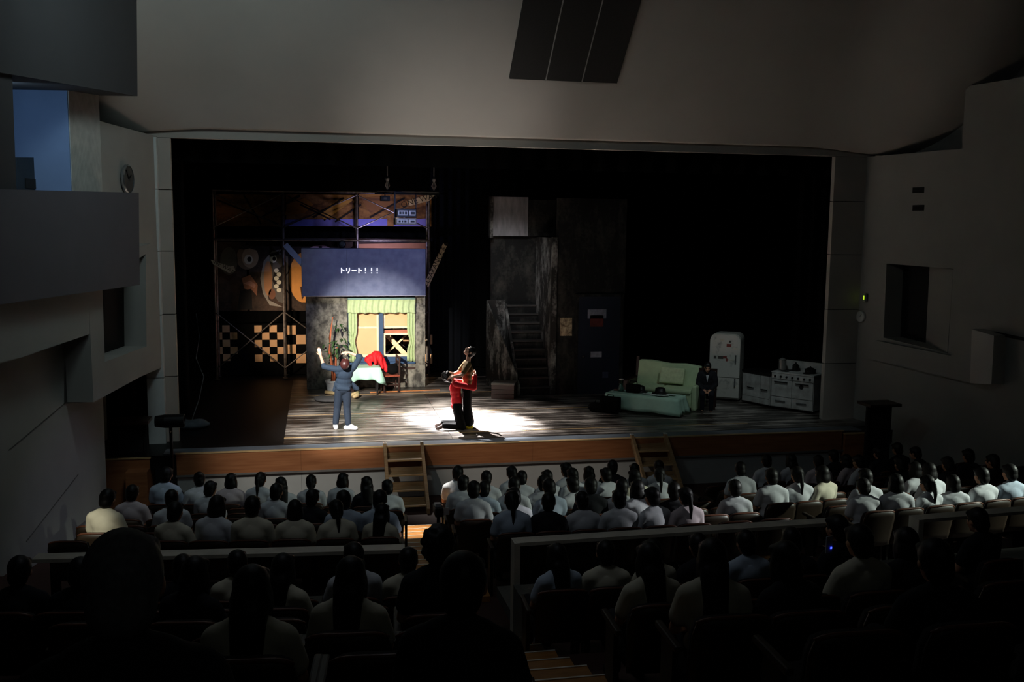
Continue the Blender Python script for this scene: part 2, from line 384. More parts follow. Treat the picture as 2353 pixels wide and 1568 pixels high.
# gallery room recess
wquad('L', -9, ycor, 5.6, 7.9, -1.1, .15, 'room_wall', mat('blue_room_wall', '#7f95b8', .8, scale=2, var=.05), wl)
wquad('L', ycor-.02, ycor+.02, 5.7, 7.9, 0, 1.1, 'room_end_wall', mat('blue_room_wall', '#7f95b8', .8), wl)
MB().poly([wallp('L', -9, 7.62), wallp('L', ycor, 7.62), wallp('L', ycor, 7.62, -1.2), wallp('L', -9, 7.62, -1.2)], (0, 0, .05)).build('room_ceiling', mat('room_ceiling', '#7c8ea6', .8), wl)
MB().poly([wallp('L', -9, 5.66), wallp('L', ycor, 5.66), wallp('L', ycor, 5.66, -1.2), wallp('L', -9, 5.66, -1.2)], (0, 0, .05)).build('room_floor', M_dark, wl)
lampy = atw(62, 200, 'L', -.5)
room = thing('ceiling_lamp', 'bright strip lamp under the ceiling of the blue-lit gallery room', 'lamp', (lampy.x, lampy.y-.35, lampy.z-.0))
MB().box((0, 0, .02), (.55, .1, .05), .0).build('housing', M_blackmetal, room)
MB().box((0, 0, -.02), (.5, .07, .03), .0).build('tube', mat('lamp_tube', '#dff4ff', .4, emit='#dff4ff', estr=1.6), room)
lp = area('light_room', (-8.5, -4.4, 6.9), (-8.45, -2.6, 6.75), 5.5, (.5, .74, 1), .3, .6)
cb = thing('equipment_rack', 'dark equipment rack standing against the blue-lit gallery room wall', 'rack', (0, 0, 0))
n = WN['L'][0].normalized()
rk = [atw(38, 362, 'L', -.55), atw(118, 362, 'L', -.55)]
MB().poly([Vector((p.x, p.y, z)) for p, z in ((rk[0], 5.72), (rk[1], 5.72), (rk[1], rk[1].z), (rk[0], rk[0].z))], n*.45).build('cabinet', mat('rack_grey', '#2c3338', .6), cb)
MB().poly([Vector((p.x, p.y, z)) - n*.004 for p, z in ((rk[0]*.8+rk[1]*.2, 5.8), (rk[0]*.2+rk[1]*.8, 5.8), (rk[0]*.2+rk[1]*.8, 5.95), (rk[0]*.8+rk[1]*.2, 5.95))], -n*.01).build('front_panel', M_dark, cb)
# projecting boxes of the left wall
bigbox = slab('L', [(-260, -260), (313, -140), (316, 221), (30, 172), (-260, 122)], .62, 1.6, 'upper_box', mat('upper_box_grey', '#39393a', .85, var=.04, scale=2), wl)
slab('L', [(-260, 150), (28, 172), (38, 440), (-260, 436)], .55, .3, 'gallery_post', mat('upper_box_grey', '#39393a', .85), wl)
slab('L', [(-260, 428), (0, 435), (319, 443), (321, 655), (0, 700), (-260, 737)], .62, .55, 'gallery_parapet', M_box, wl)
slab('L', [(-30, 690), (203, 640), (206, 768), (48, 822), (-30, 842)], .42, .42, 'wall_box', M_wall, wl)
slab('L', [(200, 600), (346, 560), (362, 572), (371, 840), (215, 925)], .42, .42, 'wall_box', M_wall, wl, hole=[(235, 648), (335, 584), (337, 796), (241, 832)])
slab('L', [(236, 640), (330, 580), (330, 800), (240, 835)], .03, .02, 'dark_panel', M_dark, wl)
slab('L', [(150, 786), (203, 770), (200, 925), (150, 928)], .02, .01, 'dark_panel', mat('recess_shade', '#35322e', .9), wl)  # flat dark sheet paints in the shade of a deeper opening
# joint line between the wall panels
for a, b in (((20, 1035), (205, 880)), ((60, 1245), (180, 1090))):
    A, B = atw(*a, 'L', .002), atw(*b, 'L', .002); MB().bar(A, B, .012).build('joint', mat('joint_grey', '#5b5954', .9), wl)
# clock on the gallery wall
ck = atw(291, 412, 'L', .03); ckn = -WN['L'][0].normalized()
clock = thing('wall_clock', 'round wall clock with chrome rim above the left gallery parapet', 'clock', ck)
Rck = ckn.to_track_quat('Z', 'Y').to_matrix().to_4x4()
MB().lathe([(.0, .0), (.26, 0), (.26, .035), (.235, .05), (.235, .03), (0, .03)], M=Rck).build('rim', mat('chrome', '#aab0b4', .2, .9), clock, smooth=False)
MB().lathe([(0, .031), (.23, .031), (.23, .034), (0, .034)], M=Rck).build('face', mat('clock_face', '#46443f', .6), clock)
for ang, L in ((.6, .14), (2.2, .2)):
    d = Vector((math.cos(ang), math.sin(ang), 0)); MB().bar(Rck @ (Vector((0, 0, .04))), Rck @ (d*L+Vector((0, 0, .04))), .014).build('hand', M_blackmetal, clock)

wr = srot('wall_right')
zR = atw(2210, 342, 'R').z; yR = atw(2210, 342, 'R').y; zR2 = atw(2210, 200, 'R').z
n = WN['R'][0].normalized()
wr_hole = [(2037, 606), (2191, 618), (2178, 812), (2030, 776)]
ptop = [wallp('R', 1.25, -.3), wallp('R', 1.25, zR), wallp('R', yR, zR), wallp('R', yR, zR2), wallp('R', -20, zR2), wallp('R', -20, -.3)]
MB().holed(ptop, [atw(x, y, 'R') for x, y in wr_hole], n*.5).build('wall_surface', M_wall, wr)
MB().poly([atw(x, y, 'R', -.49) for x, y in ((2000, 590), (2260, 600), (2260, 830), (1990, 800))], n*.02).build('recess_back', M_dark, wr)
A = [atw(x, y, 'R', 0) for x, y in ((2190, 619), (2177, 811))]; B = [atw(x, y, 'R', -.47) for x, y in ((2136, 613), (2127, 792))]
MB().poly([A[0], B[0], B[1], A[1]], n*.02).build('splayed_reveal', M_wall, wr)
wquad('R', -20, 2, 6.6, 11.5, -.75, .2, 'outer_wall', M_wall, wr)
# projecting ledge under the opening, with its end block
P = [atw(x, y, 'R', .0) for x, y in ((1972, 820), (2010, 778), (2180, 815), (2232, 757), (2230, 881))]
slab('R', [(1972, 819), (2012, 783), (2183, 818), (2233, 800), (2231, 881)], .12, .12, 'wall_ledge', M_wall, wr)
slab('R', [(2233, 757), (2284, 772), (2278, 884), (2229, 881)], .34, .5, 'ledge_end', mat('end_block', '#bdbab2', .8, scale=2, var=.03), wr)
for a, b in (((2285, 765), (2400, 790)),):
    MB().bar(atw(*a, 'R', .02), atw(*b, 'R', .02), .05).build('joint', M_dark, wr)
for py in (437, 478):
    c = atw(2110, py, 'R', .01); v = thing('wall_vent', 'small dark slotted vent high on the right wall, the %s one' % ('upper' if py == 437 else 'lower'), 'vent', c, .2)
    MB().box((0, 0, 0), (.02, .3, .12)).build('grille', M_dark, v)
    for k in (-1, 0, 1): MB().box((-.012, 0, .035*k), (.006, .28, .012)).build('slat', M_blackmetal, v)
c = atw(1978, 728, 'R', .03); v = thing('wall_clock', 'small pale round clock on the right wall beside the proscenium', 'clock', c)
Rr = (-WN['R'][0].normalized()).to_track_quat('Z', 'Y').to_matrix().to_4x4()
MB().lathe([(0, -.02), (.13, -.02), (.13, .02), (.115, .03), (0, .025)], M=Rr).build('case', mat('pale_clock', '#cbcac4', .6), v)
MB().bar(Rr @ Vector((0, 0, .032)), Rr @ Vector((.05, .06, .032)), .008).build('hand', M_blackmetal, v)
c = atw(1987, 684, 'R', .03); v = thing('indicator_lamp', 'tiny glowing yellow-green indicator lamp on the right wall above the pale clock', 'lamp', c)
MB().box((0, 0, 0), (.04, .16, .2), -.2).build('box', mat('switch_box', '#8d8c86', .7), v)
MB().box((-.024, 0.0, .0), (.012, .05, .09), -.2).build('light', mat('green_led', '#b8e030', .4, emit='#b8e030', estr=1.0), v)

# ---- stage house
def drape(name, p, q, z0, z1, m, waves, amp, ny=6):
    p, q = Vector(p), Vector(q); d = (q-p); nn = Vector((-d.y, d.x, 0)).normalized()
    def f(u, v): w = p+d*u+nn*amp*math.sin(u*waves*2*PI)*(1.1-.2*v); return Vector((w.x, w.y, z0+(z1-z0)*v))
    return MB().grid(f, waves*8, 3).build(name, m, None, smooth=True)
struct(MB().bb((-12, 11.2, 0), (12, 11.4, 10)).build('wall_back', M_black))
struct(MB().bb((-12, 1.8, 9.8), (12, 11.4, 10)).build('ceiling_stage', M_black))
struct(MB().bb((-12.2, 1.7, 0), (-12, 11.4, 10)).build('wall_wing_left', M_black))
struct(MB().bb((12, 1.7, 0), (12.2, 11.4, 10)).build('wall_wing_right', M_black))
struct(MB().bb((-12, 1.72, PZ+.2), (12, 1.8, 10)).build('wall_over_opening', M_black))
for nm, p, q, z0, z1, m, w in (
    ('black back curtain hung across the rear of the stage', (-9, 10.4), (9, 10.4), S, 7.6, M_black, 40),
    ('black border curtain hanging across the top of the opening', (-8.4, 2.3), (8.4, 2.3), 6.55, 9.78, M_black, 30),
    ('black leg curtain at the left wing of the stage', (-8.8, 3.0), (-7.15, 3.6), S, 7.6, M_black, 6),
    ('black leg curtain at the right wing behind the stove', (7.45, 3.6), (9.4, 3.2), S, 7.6, M_black, 7),
    ('dark navy drape hanging between the scaffold and the stair tower', (-1.05, 9.7), (.2, 9.7), S, 7.0, M_navy, 5)):
    tag(drape('stage_curtain', (*p, 0), (*q, 0), z0+.01, z1, m, w, .06), nm, 'curtain')

# ================================================================== THE SET
M_plaster = grime_mat('grimy_dark_plaster', '#3b3935', '#807d73', .5, (2.5, 2.5, 1.6), 2.2)
M_sign = mat('blue_grey_board', '#555e7c', .75, scale=5, hex2='#6a728e')
M_tower = grime_mat('streaked_black_plaster', '#22211f', '#8b8b86', .6, (2.2, 2.2, .9), 1.5)
M_towerdark = grime_mat('soot_black_plaster', '#0d0d0c', '#35342f', .6, (2, 2, 1), 1.4)
M_blue = mat('blue_frame_paint', '#15385a', .5, scale=8)
M_sash = mat('pale_sash_wood', '#f0d0a4', .5, scale=6)
M_blind = mat('cream_paper_blind', '#cfa277', .8, scale=2, var=.04)

# ---- house front with window
BY = 6.97
hb = thing('house_front', 'grey plaster house front with a curtained window and a blue-grey board on top', 'stage set', (-3.0, BY, S))
def hp(mb, name, m, **k):
    o = mb.build(name, m, hb, **k)
    o.matrix_parent_inverse = Matrix.Translation(-Vector((-3.0, BY, S))); return o
zt = 3.52
hp(MB().bb((-4.6, BY, S), (-3.52, BY+.3, zt)), 'wall_panel', M_plaster)
hp(MB().bb((-1.72, BY, S), (-1.45, BY+.3, zt)), 'wall_panel', M_plaster)
hp(MB().bb((-3.515, BY+.012, S), (-1.725, BY+.3, 1.6)), 'wall_panel', M_plaster)
hp(MB().bb((-3.515, BY+.06, 3.36), (-1.725, BY+.3, zt)), 'lintel', M_dark)
hp(MB().bb((-3.52, BY-.02, 1.44), (-1.72, BY+.012, 1.5)), 'ledge', M_darkwood)
for x0, x1 in ((-4.6, -4.1), (-4.1, -3.52), (-1.72, -1.45)):
    hp(MB().bb((x0+.004, BY-.012, S+.0), (x1-.004, BY, S+.1)), 'skirting', M_plaster)
# top board box
sL, sR = at(692, 571, 1, 6.6), at(978, 570, 1, 6.6); sB = at(690, 680, 1, 6.6)
x0, x1, z0, z1 = sL.x, sR.x, sB.z, sL.z
hp(MB().bb((x0, 6.6, z0), (x1, 7.25, z1)), 'sign_board', M_sign, bevel=.012)
hp(MB().bb((x0-.005, 6.592, z0-.02), (x1+.005, 6.64, z0)), 'board_edge', mat('worn_edge', '#a7a6b0', .7))
xm = at(797, 640, 1, 6.6).x
hp(MB().bb((xm-.004, 6.595, z0+.02), (xm+.004, 6.601, z1-.02)), 'board_joint', mat('board_joint', '#4e5266', .8))
# caption of seven marks, projected light drawn as glowing raised bars (katakana and exclamation marks)
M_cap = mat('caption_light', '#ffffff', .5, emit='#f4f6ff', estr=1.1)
capm = MB(); cz = at(824, 622, 1, 6.59).z; ch = .145
def stroke(px0, a, b, w=.026, wide=.135):
    X = at(px0, 622, 1, 6.59).x
    capm.bar((X+a[0]*wide, 6.594, cz+(a[1]-.5)*ch), (X+b[0]*wide, 6.594, cz+(b[1]-.5)*ch), w, .008, (0, 1, 0))
for px in (781, 821):                                   # to
    stroke(px, (.3, 1), (.3, 0)); stroke(px, (.34, .68), (.85, .42))
stroke(794, (.22, .95), (.22, .42)); stroke(794, (.75, 1), (.75, .45)); stroke(794, (.75, .45), (.42, 0))   # ri
stroke(807.5, (.05, .5), (.95, .5))                     # long vowel
for px in (835, 849, 862):
    stroke(px, (.4, 1), (.4, .34)); stroke(px, (.4, .14), (.4, 0), .03)
hp(capm, 'caption', M_cap, label='white caption of projected light')
# window: frame, sashes, panes
wx0, wx1, wz0, wz1 = -3.515, -1.725, 1.62, 3.36
hp(MB().bb((wx0, BY+.05, wz0), (wx1, BY+.2, wz0+.16)), 'window_sill', M_blue, bevel=.01)
hp(MB().bb((wx0, BY-.06, wz0-.02), (wx1, BY+.12, wz0+.03)), 'sill_shelf', M_blue)
xa, xb = at(870, 750, 1, BY+.1).x, at(881, 750, 1, BY+.1).x
hp(MB().bb((xa, BY+.06, wz0+.16), (xb, BY+.2, wz1)), 'mullion', M_blue)
hp(MB().bb((wx0, BY+.08, wz0+.16), (wx0+.07, BY+.2, wz1)), 'jamb', M_blue)
hp(MB().bb((wx1-.05, BY+.08, wz0+.16), (wx1, BY+.2, wz1)), 'jamb', M_blue)
sb = wz0+.16; zmid = at(845, 753, 1, BY+.14).z
def sash(x0, x1, z0, z1, y, paned=True):
    fr = MB()
    for a, b in (((x0, z0), (x0+.05, z1)), ((x1-.05, z0), (x1, z1)), ((x0+.05, z0), (x1-.05, z0+.06)), ((x0+.05, z1-.05), (x1-.05, z1))):
        fr.bb((a[0], y, a[1]), (b[0], y+.035, b[1]))
    f = hp(fr, 'sash', M_sash)
    if paned:
        p = MB().bb((x0+.04, y+.015, z0+.05), (x1-.04, y+.022, z1-.04)).build('pane', M_blind, f)
sash(wx0+.07, xa, sb, zmid+.03, BY+.10); sash(wx0+.07, xa, zmid-.03, wz1, BY+.14)
zm2 = at(905, 768, 1, BY+.14).z
sash(xb, wx1-.05, sb, zm2+.03, BY+.10, False); sash(xb, wx1-.05, zmid-.03, wz1, BY+.14)
hp(MB().bb((xb+.03, BY+.13, zm2+.03), (wx1-.08, BY+.14, zm2+.12)), 'blind_hem', mat('dull_red_hem', '#a06048', .8))
# curtains
M_rail = mat('curtain_rail', '#5f7f7c', .6)
hp(MB().bb((wx0, BY-.13, wz1-.02), (wx1, BY-.02, wz1+.03)), 'curtain_rail', M_rail)
def folds(x0, x1, z0, z1, y, waves, amp, pinch=0):
    def f(u, v):
        k = 1-pinch*math.exp(-((v-.42)/.12)**2); xc = x0 if x0 < -2.6 else x1
        x = x0+(x1-x0)*u; x = xc+(x-xc)*k
        return Vector((x, y+amp*math.sin(u*waves*2*PI+.6*math.sin(v*5))*(.5+.5*(1-v)+.2), z0+(z1-z0)*v+.012*math.sin(u*waves*4)))
    return MB().grid(f, waves*10, 14)
hp(folds(wx0-.0, wx1+.0, 2.98, wz1, BY-.1, 11, .025), 'valance', M_greencurtain, smooth=True, solid=.008)
hp(folds(wx0+.02, wx0+.24, 1.66, 3.0, BY-.05, 3, .03, .25), 'curtain', M_greencurtain, smooth=True, solid=.008)
hp(folds(wx1-.22, wx1-.01, 1.66, 3.0, BY-.05, 3, .03, .35), 'curtain', M_greencurtain, smooth=True, solid=.008)
# small lamp on top
pl = at(786, 566, 1, 6.9)
v = thing('clip_spotlight', 'small black spotlight clipped on top of the blue-grey board', 'spotlight', (pl.x, 6.95, z1+.1))
MB().lathe([(.05, -.1), (.09, -.1), (.1, .06), (.08, .08), (.05, .09)], M=Matrix.Rotation(1.3, 4, 'X')).build('body', M_blackmetal, v)
MB().bar((0, 0, -.11), (0, 0, 0), .03).build('clamp', M_blackmetal, v)

# ---- scaffold
SY = 8.95
sc = thing('scaffold', 'tall rusty steel scaffold with cross braces behind the house front', 'scaffold', (-3, SY, S))
def sp_(mb, name, m=M_metal, **k):
    o = mb.build(name, m, sc, **k); o.matrix_parent_inverse = Matrix.Translation(-Vector((-3, SY, S))); return o
zs = lambda py, px=800: at(px, py, 1, SY).z
xs_ = [at(652, 650, 1, SY).x, at(820, 480, 1, SY).x, at(986, 600, 1, SY).x]
x4 = at(494, 650, 1, SY).x
top = zs(440)
for x in xs_+[x4]:
    for dy in (0, .55):
        sp_(MB().tube([(x, SY+dy, S), (x, SY+dy, top)], .035, 8), 'post')
        sp_(MB().lathe([(.07, 0), (.07, .02), (.03, .03)], (x, SY+dy, S), 12), 'base_plate')
    for k in range(9):
        z = S+.35+k*.62
        if z < top: sp_(MB().tube([(x, SY, z), (x, SY+.55, z+(.3 if k % 2 else 0))], .016, 6), 'rung')
zl = zs(553)
for a, b in zip([x4]+xs_, xs_):
    sp_(MB().tube([(a, SY-.03, zl), (b, SY-.03, zl)], .03, 8), 'ledger')
    sp_(MB().bb((a+.04, SY+.0, zl+.02), (b-.04, SY+.55, zl+.055)), 'walk_board', M_darkwood)
    sp_(MB().tube([(a, SY-.03, top-.03), (b, SY-.03, top-.03)], .03, 8), 'ledger')
    zb = zs(525); sp_(MB().tube([(a, SY-.06, zb), (b, SY-.06, top-.1)], .018, 6), 'brace'); sp_(MB().tube([(a, SY-.08, top-.1), (b, SY-.08, zb)], .018, 6), 'brace')
    sp_(MB().tube([(a, SY-.06, S+.3), (b, SY-.06, S+1.9)], .016, 6), 'brace'); sp_(MB().tube([(a, SY-.08, S+1.9), (b, SY-.08, S+.3)], .016, 6), 'brace')
A, B = at(655, 562, 1, SY-.1), at(700, 612, 1, SY-.1)
sp_(MB().bar(A, B, .16, .03, (0, 1, 0)), 'slanted_plank', mat('pale_plank', '#9aa0ae', .7))
A, B = at(690, 575, 1, SY-.1), at(645, 555, 1, SY-.1)
# big cross behind the open window
A, B = at(884, 765, 1, 7.9), at(938, 822, 1, 7.9); sp_(MB().bar(A, B, .13, .04, (0, 1, 0)), 'window_brace', M_sash)
A, B = at(886, 815, 1, 7.86), at(936, 768, 1, 7.86); sp_(MB().bar(A, B, .05, .03, (0, 1, 0)), 'window_brace', M_sash)
sp_(MB().bb((A.x-.1, 7.84, S), (A.x-.05, 7.94, 2.9)), 'window_post', M_darkwood)
sp_(MB().bb((B.x+.05, 7.84, S), (B.x+.1, 7.94, 2.9)), 'window_post', M_darkwood)

# ---- painted boards behind the scaffold
MYY = 9.62
def onm(px, py, y=MYY): return at(px, py, 1, y)
def shape(par, pts, m, name, lift):
    P = [onm(x, y, MYY-lift) for x, y in pts]; P = [Vector((p.x, MYY-lift, p.z)) for p in P]
    o = MB().poly(P, (0, .006, 0)).build(name, m, par); return o
def ellp(cx, cy, rx, ry, n=22, a0=0, a1=2*PI): return [(cx+rx*math.cos(a0+(a1-a0)*k/n), cy+ry*math.sin(a0+(a1-a0)*k/n)) for k in range(n if abs(a1-a0) > 6.2 else n+1)]
def mroot(label):
    o = bpy.data.objects.new('painted_board', None); COL.objects.link(o); return tag(o, label, 'backdrop')
M_mur = grime_mat('dark_mural_ground', '#241a14', '#4a382c', .55, (1, 1, 1), 1.5)
M_murup = grime_mat('brown_graffiti', '#5a3a20', '#a87640', .5, (.8, 1, 2), 1.6)
P = lambda n, c: mat('paint_'+n, c, .8, scale=4, var=.1)
mu = mroot('upper brown graffiti board behind the scaffold top')
def board(root, a, b, m, th=.05):
    A, B = onm(*a), onm(*b); return MB().bb((A.x, MYY, B.z), (B.x, MYY+th, A.z)).build('board', m, root)
for k in range(3):
    x0 = 488+k*168; board(mu, (x0+1, 446), (x0+167, 521), M_murup)
for pts, c in (([(660, 470), (700, 455), (720, 470), (700, 490), (655, 495)], '#b8792c'), ([(735, 490), (760, 470), (800, 452), (812, 460), (770, 490), (745, 508)], '#c08a3c'),
               ([(655, 520), (655, 505), (890, 503), (890, 519)], '#7d78c8'), ([(905, 508), (984, 502), (984, 520), (905, 520)], '#8078c0'),  # the two violet strips paint in violet light along the board's foot
               ([(830, 455), (900, 450), (905, 470), (850, 490)], '#8f6038')):
    shape(mu, pts, P(c[1:], c), 'painted_patch', .008)
for a, b in (((690, 470), (760, 505)), ((720, 500), (790, 455)), ((600, 500), (690, 450)), ((850, 500), (930, 455)), ((500, 460), (640, 515)), ((770, 510), (830, 470)), ((560, 448), (600, 515))):
    A, B = onm(*a, MYY-.012), onm(*b, MYY-.012); MB().bar(A, B, .05, .008, (0, 1, 0)).build('painted_stroke', P('stroke', '#1c120b'), mu)
mm = mroot('middle mural board with two painted gaping faces and a round orange moon')
for x0, x1 in ((486, 569), (570, 652), (653, 735), (736, 820), (821, 990)): board(mm, (x0+.6, 556), (x1-.6, 714), M_mur)
for pts, c, lf in ((ellp(567, 592, 24, 28), '#6f5a44', .008), (ellp(575, 592, 19, 24), '#a08468', .012), (ellp(571, 597, 10, 11), '#cdbfa8', .016), (ellp(573, 596, 5, 6), '#1a1210', .02),
                   ([(555, 640), (575, 632), (592, 655), (590, 680), (580, 668), (562, 664)], '#a0684c', .012), (ellp(526, 600, 20, 32), '#4c4a3c', .008), ([(552, 668), (578, 664), (580, 712), (545, 712)], '#120d0b', .018),
                   ([(612, 606), (640, 580), (662, 590), (660, 700), (640, 694), (618, 660), (606, 630)], '#5d564e', .008), (ellp(616, 640, 10, 40), '#b07c54', .012), (ellp(628, 595, 8, 9), '#e0dccc', .016), (ellp(630, 595, 4, 5), '#14100e', .02),
                   ([(630, 622), (652, 610), (652, 662), (634, 662), (626, 645)], '#1a1311', .014),
                   (ellp(698, 638, 34, 58), '#d08c44', .01), (ellp(735, 590, 34, 27), '#d8a8b8', .012), ([(733, 566), (739, 566), (741, 585), (730, 585)], '#181216', .018),
                   ([(824, 561), (985, 558), (985, 572), (824, 572)], '#c48660', .01)):
    shape(mm, pts, P(c[1:], c), 'painted_shape', lf)
for pts, c, lf in (([(598, 640), (606, 600), (625, 578), (650, 572), (628, 590), (612, 615), (606, 650), (618, 690), (650, 706), (620, 702), (604, 675)], '#8d8478', .01), ([(618, 584), (640, 578), (642, 584), (622, 591)], '#1c1512', .018),
                   ([(560, 652), (575, 645), (588, 655), (584, 662), (572, 656)], '#c48a74', .016), ([(548, 572), (562, 564), (580, 566), (590, 576), (574, 571), (560, 574)], '#2a211a', .016), (ellp(625, 676, 8, 12), '#7c5038', .012), ([(690, 660), (702, 655), (704, 672), (694, 690)], '#3a2014', .014)):
    shape(mm, pts, P(c[1:], c), 'painted_shape', lf)
for k in range(6): shape(mm, ellp(635+(k % 2)*6, 622+k*9, 5.5, 5), P('teeth', '#d8d0b8'), 'painted_tooth', .02)
ck_ = mroot('lower checkerboard board in cream and black behind the scaffold foot')
A, B = onm(486, 745), onm(985, 890)
MB().bb((A.x, MYY, S), (B.x, MYY+.05, A.z)).build('board', M_black, ck_)
M_sq = mat('cream_square', '#c89c70', .8, scale=3, var=.1)
def squares(px0, py0, cell, ni, nj, phase):
    A_, B_ = onm(px0, py0), onm(px0+cell, py0+cell); w_ = B_.x-A_.x
    for i in range(ni):
        for j in range(nj):
            if (i+j) % 2 == phase:
                x0 = A_.x+i*w_; z0 = A_.z-j*w_; MB().bb((x0+.003, MYY-.008, z0-w_+.003), (x0+w_-.003, MYY-.0005, z0-.003)).build('checker_square', M_sq, ck_)
squares(493, 748, 17.8, 3, 5, 1); squares(584, 748, 17.8, 4, 5, 0); squares(657, 748, 23.0, 2, 4, 0); squares(880, 748, 23, 5, 4, 1)
# ---- lettered boards on the scaffold
M_lb = mat('worn_sign_wood', '#d2ba98', .8, scale=8, hex2='#b8a080'); M_ink = mat('sign_ink', '#241912', .8)
def signboard(label, pts, y, txt, size, centre, ang, m=M_lb):
    P_ = [at(x, yy, 1, y) for x, yy in pts]; c = at(*centre, 1, y-.016)
    t = thing('lettered_sign', label, 'sign', (c.x, y, c.z)); base = Vector((c.x, y, c.z))
    MB().poly([p-base for p in P_], (0, .03, 0)).build('board', m, t)
    if txt:
        bpy.context.view_layer.update()
        text('lettering', txt, size, Matrix.Translation((c.x, y-.003, c.z)) @ Matrix.Rotation(-ang, 4, 'Y') @ Matrix.Rotation(PI/2, 4, 'X'), M_ink, t)
    return t
signboard('brown arrow sign lettered ONE WAY high on the scaffold', [(936, 461), (989, 446), (1001, 447), (986, 462), (939, 474)], SY-.13, 'ONE WAY', .235, (964, 460), math.radians(17))
signboard('long slanted board lettered CLEARANCE 6.6 on the right scaffold post', [(976, 648), (1019, 559), (1027, 566), (984, 661)], SY-.13, 'CLEARANCE 6.6', .2, (1001, 609), math.radians(63.5))
signboard('slanted faded arrow sign at the left end of the scaffold', [(484, 597), (490, 608), (527, 628), (541, 623), (537, 611), (529, 613)], SY-.13, 'ONE WAY', .15, (510, 611), math.radians(-28), mat('faded_sign', '#8a8474', .8))

# ---- flown batten with lamps
by_ = 5.6
b0, b1 = at(866, 439, 1, by_), at(1008, 441, 1, by_); bz = b0.z
bt = thing('flown_batten', 'black batten pipe flown on two wire ropes above the house front', 'batten', (b0.x, by_, bz))
def bp_(mb, name, m, **k):
    o = mb.build(name, m, bt, **k); o.matrix_parent_inverse = Matrix.Translation(-Vector((b0.x, by_, bz))); return o
bp_(MB().tube([(b0.x, by_, bz), (b1.x, by_, bz)], .04, 10), 'pipe', M_blackmetal)
bp_(MB().bb((b0.x-.05, by_+.05, bz-.08), (b1.x+.02, by_+.12, bz-.03)), 'cable_tray', M_blackmetal)
M_rope = mat('grey_rope', '#8d8d8a', .7)
for px in (890, 997):
    x = at(px, 400, 1, by_).x
    bp_(MB().tube([(x, by_, bz+.04), (x, by_, 8.2)], .013, 6), 'wire_rope', M_rope)
    bp_(MB().tube([(x, by_, bz+.04), (x-.05, by_, bz+.14), (x, by_, bz+.3), (x+.05, by_, bz+.14), (x, by_, bz+.04)], .02, 6), 'shackle', M_rope)
    bp_(MB().ell((x, by_, bz+.3), (.05, .05, .06)), 'knot', M_rope)
def lamp(label, px, py, body_m, w, h, y, txt):
    c = at(px, py, 1, y); t = thing('stage_lamp', label, 'stage lamp', c, .12)
    MB().bb((-w/2, -.14, -h/2), (w/2, .2, h/2)).build('housing', body_m, t, bevel=.012)
    MB().bb((-w/2+.03, -.152, -h*.28), (w*.05, -.138, h*.28)).build('label_plate', mat('label_plate', '#b9bcc0', .6), t)
    MB().bb((w*.12, -.152, -h*.28), (w/2-.03, -.138, h*.28)).build('label_plate', mat('label_plate', '#b9bcc0', .6), t)
    for k, (a, b) in enumerate(((-.38, -.28), (-.22, -.16), (-.1, 0), (.2, .4))):
        MB().bb((a*w, -.158, -h*.14), (b*w, -.15, h*.14)).build('plate_mark', M_blackmetal, t)
    q = MB().bar((-w/2-.015, 0, 0), (-w/2-.015, 0, bz-c.z), .02); q.bar((w/2+.015, 0, 0), (w/2+.015, 0, bz-c.z), .02); q.bar((-w/2-.02, 0, bz-c.z-.03), (w/2+.02, 0, bz-c.z-.03), .025)
    q.build('yoke', M_blackmetal, t); return t
lamp('black box lamp with white label plates hanging under the batten', 932, 490, M_blackmetal, .5, .22, by_, 1)
lamp('grey box lamp with a black marked plate, lower one under the batten', 931, 509, mat('grey_lamp', '#6b6864', .6), .52, .17, by_-.02, 2)
c = at(866, 449, 1, by_); t = thing('stage_lamp', 'small black square lamp at the left end of the flown batten', 'stage lamp', (c.x+.2, by_-.0, c.z-.06))
MB().bb((-.12, -.1, -.08), (.12, .1, .05)).build('housing', M_blackmetal, t, bevel=.01); MB().bar((0, 0, .04), (0, 0, bz-c.z+.05), .03).build('clamp', M_blackmetal, t)
MB().bb((-.04, -.105, -.04), (.04, -.099, .01)).build('lens', mat('lens_glass', '#565350', .2), t)

# ---- stair tower
tw = thing('stair_tower', 'tall soot-streaked plaster stair tower with a dark doorway side', 'stage set', (1.7, 5.2, S))
def tp(mb, name, m, **k):
    o = mb.build(name, m, tw, **k); o.matrix_parent_inverse = Matrix.Translation(-Vector((1.7, 5.2, S))); return o
TY0, TY1 = 5.25, 7.3
zA = at(1280, 545, 1, TY0).z; zT = at(1430, 458, 1, TY0).z
tp(MB().bb((1.66, TY0, S), (1.74, TY1, zA-.02)), 'right_flank', M_tower)
tp(MB().bb((1.742, TY0, S), (2.5, TY0+.08, zT)), 'front_panel', M_towerdark)
tp(MB().bb((2.504, TY0, S), (3.6, TY0+.08, zT)), 'front_panel', M_towerdark)
xl, xr = at(1128, 600, 1, TY1).x, at(1216, 600, 1, TY1).x
tp(MB().bb((xl, TY1, S), (1.74, TY1+.08, zA)), 'back_panel', M_towerdark)
q0, q1 = at(1125, 452, 1, 7.1), at(1213, 543, 1, 7.1)
tp(MB().bb((q0.x, 7.1, q1.z), (q1.x, 7.18, q0.z)), 'upper_panel', mat('upper_panel_grey', '#6a6a6c', .8, scale=3, stretch=(3, 3, .8), hex2='#8b8b8c'))
tp(MB().bb((q1.x+.002, 7.14, zA), (3.6, 7.22, zT)), 'upper_back_panel', M_towerdark)
tp(MB().bb((q0.x, 7.0, zA-.05), (q0.x+.09, 7.16, q0.z)), 'edge_post', M_tower)
tp(MB().bb((1.62, TY0-.04, S), (1.76, TY0+.1, zA)), 'corner_post', M_tower)
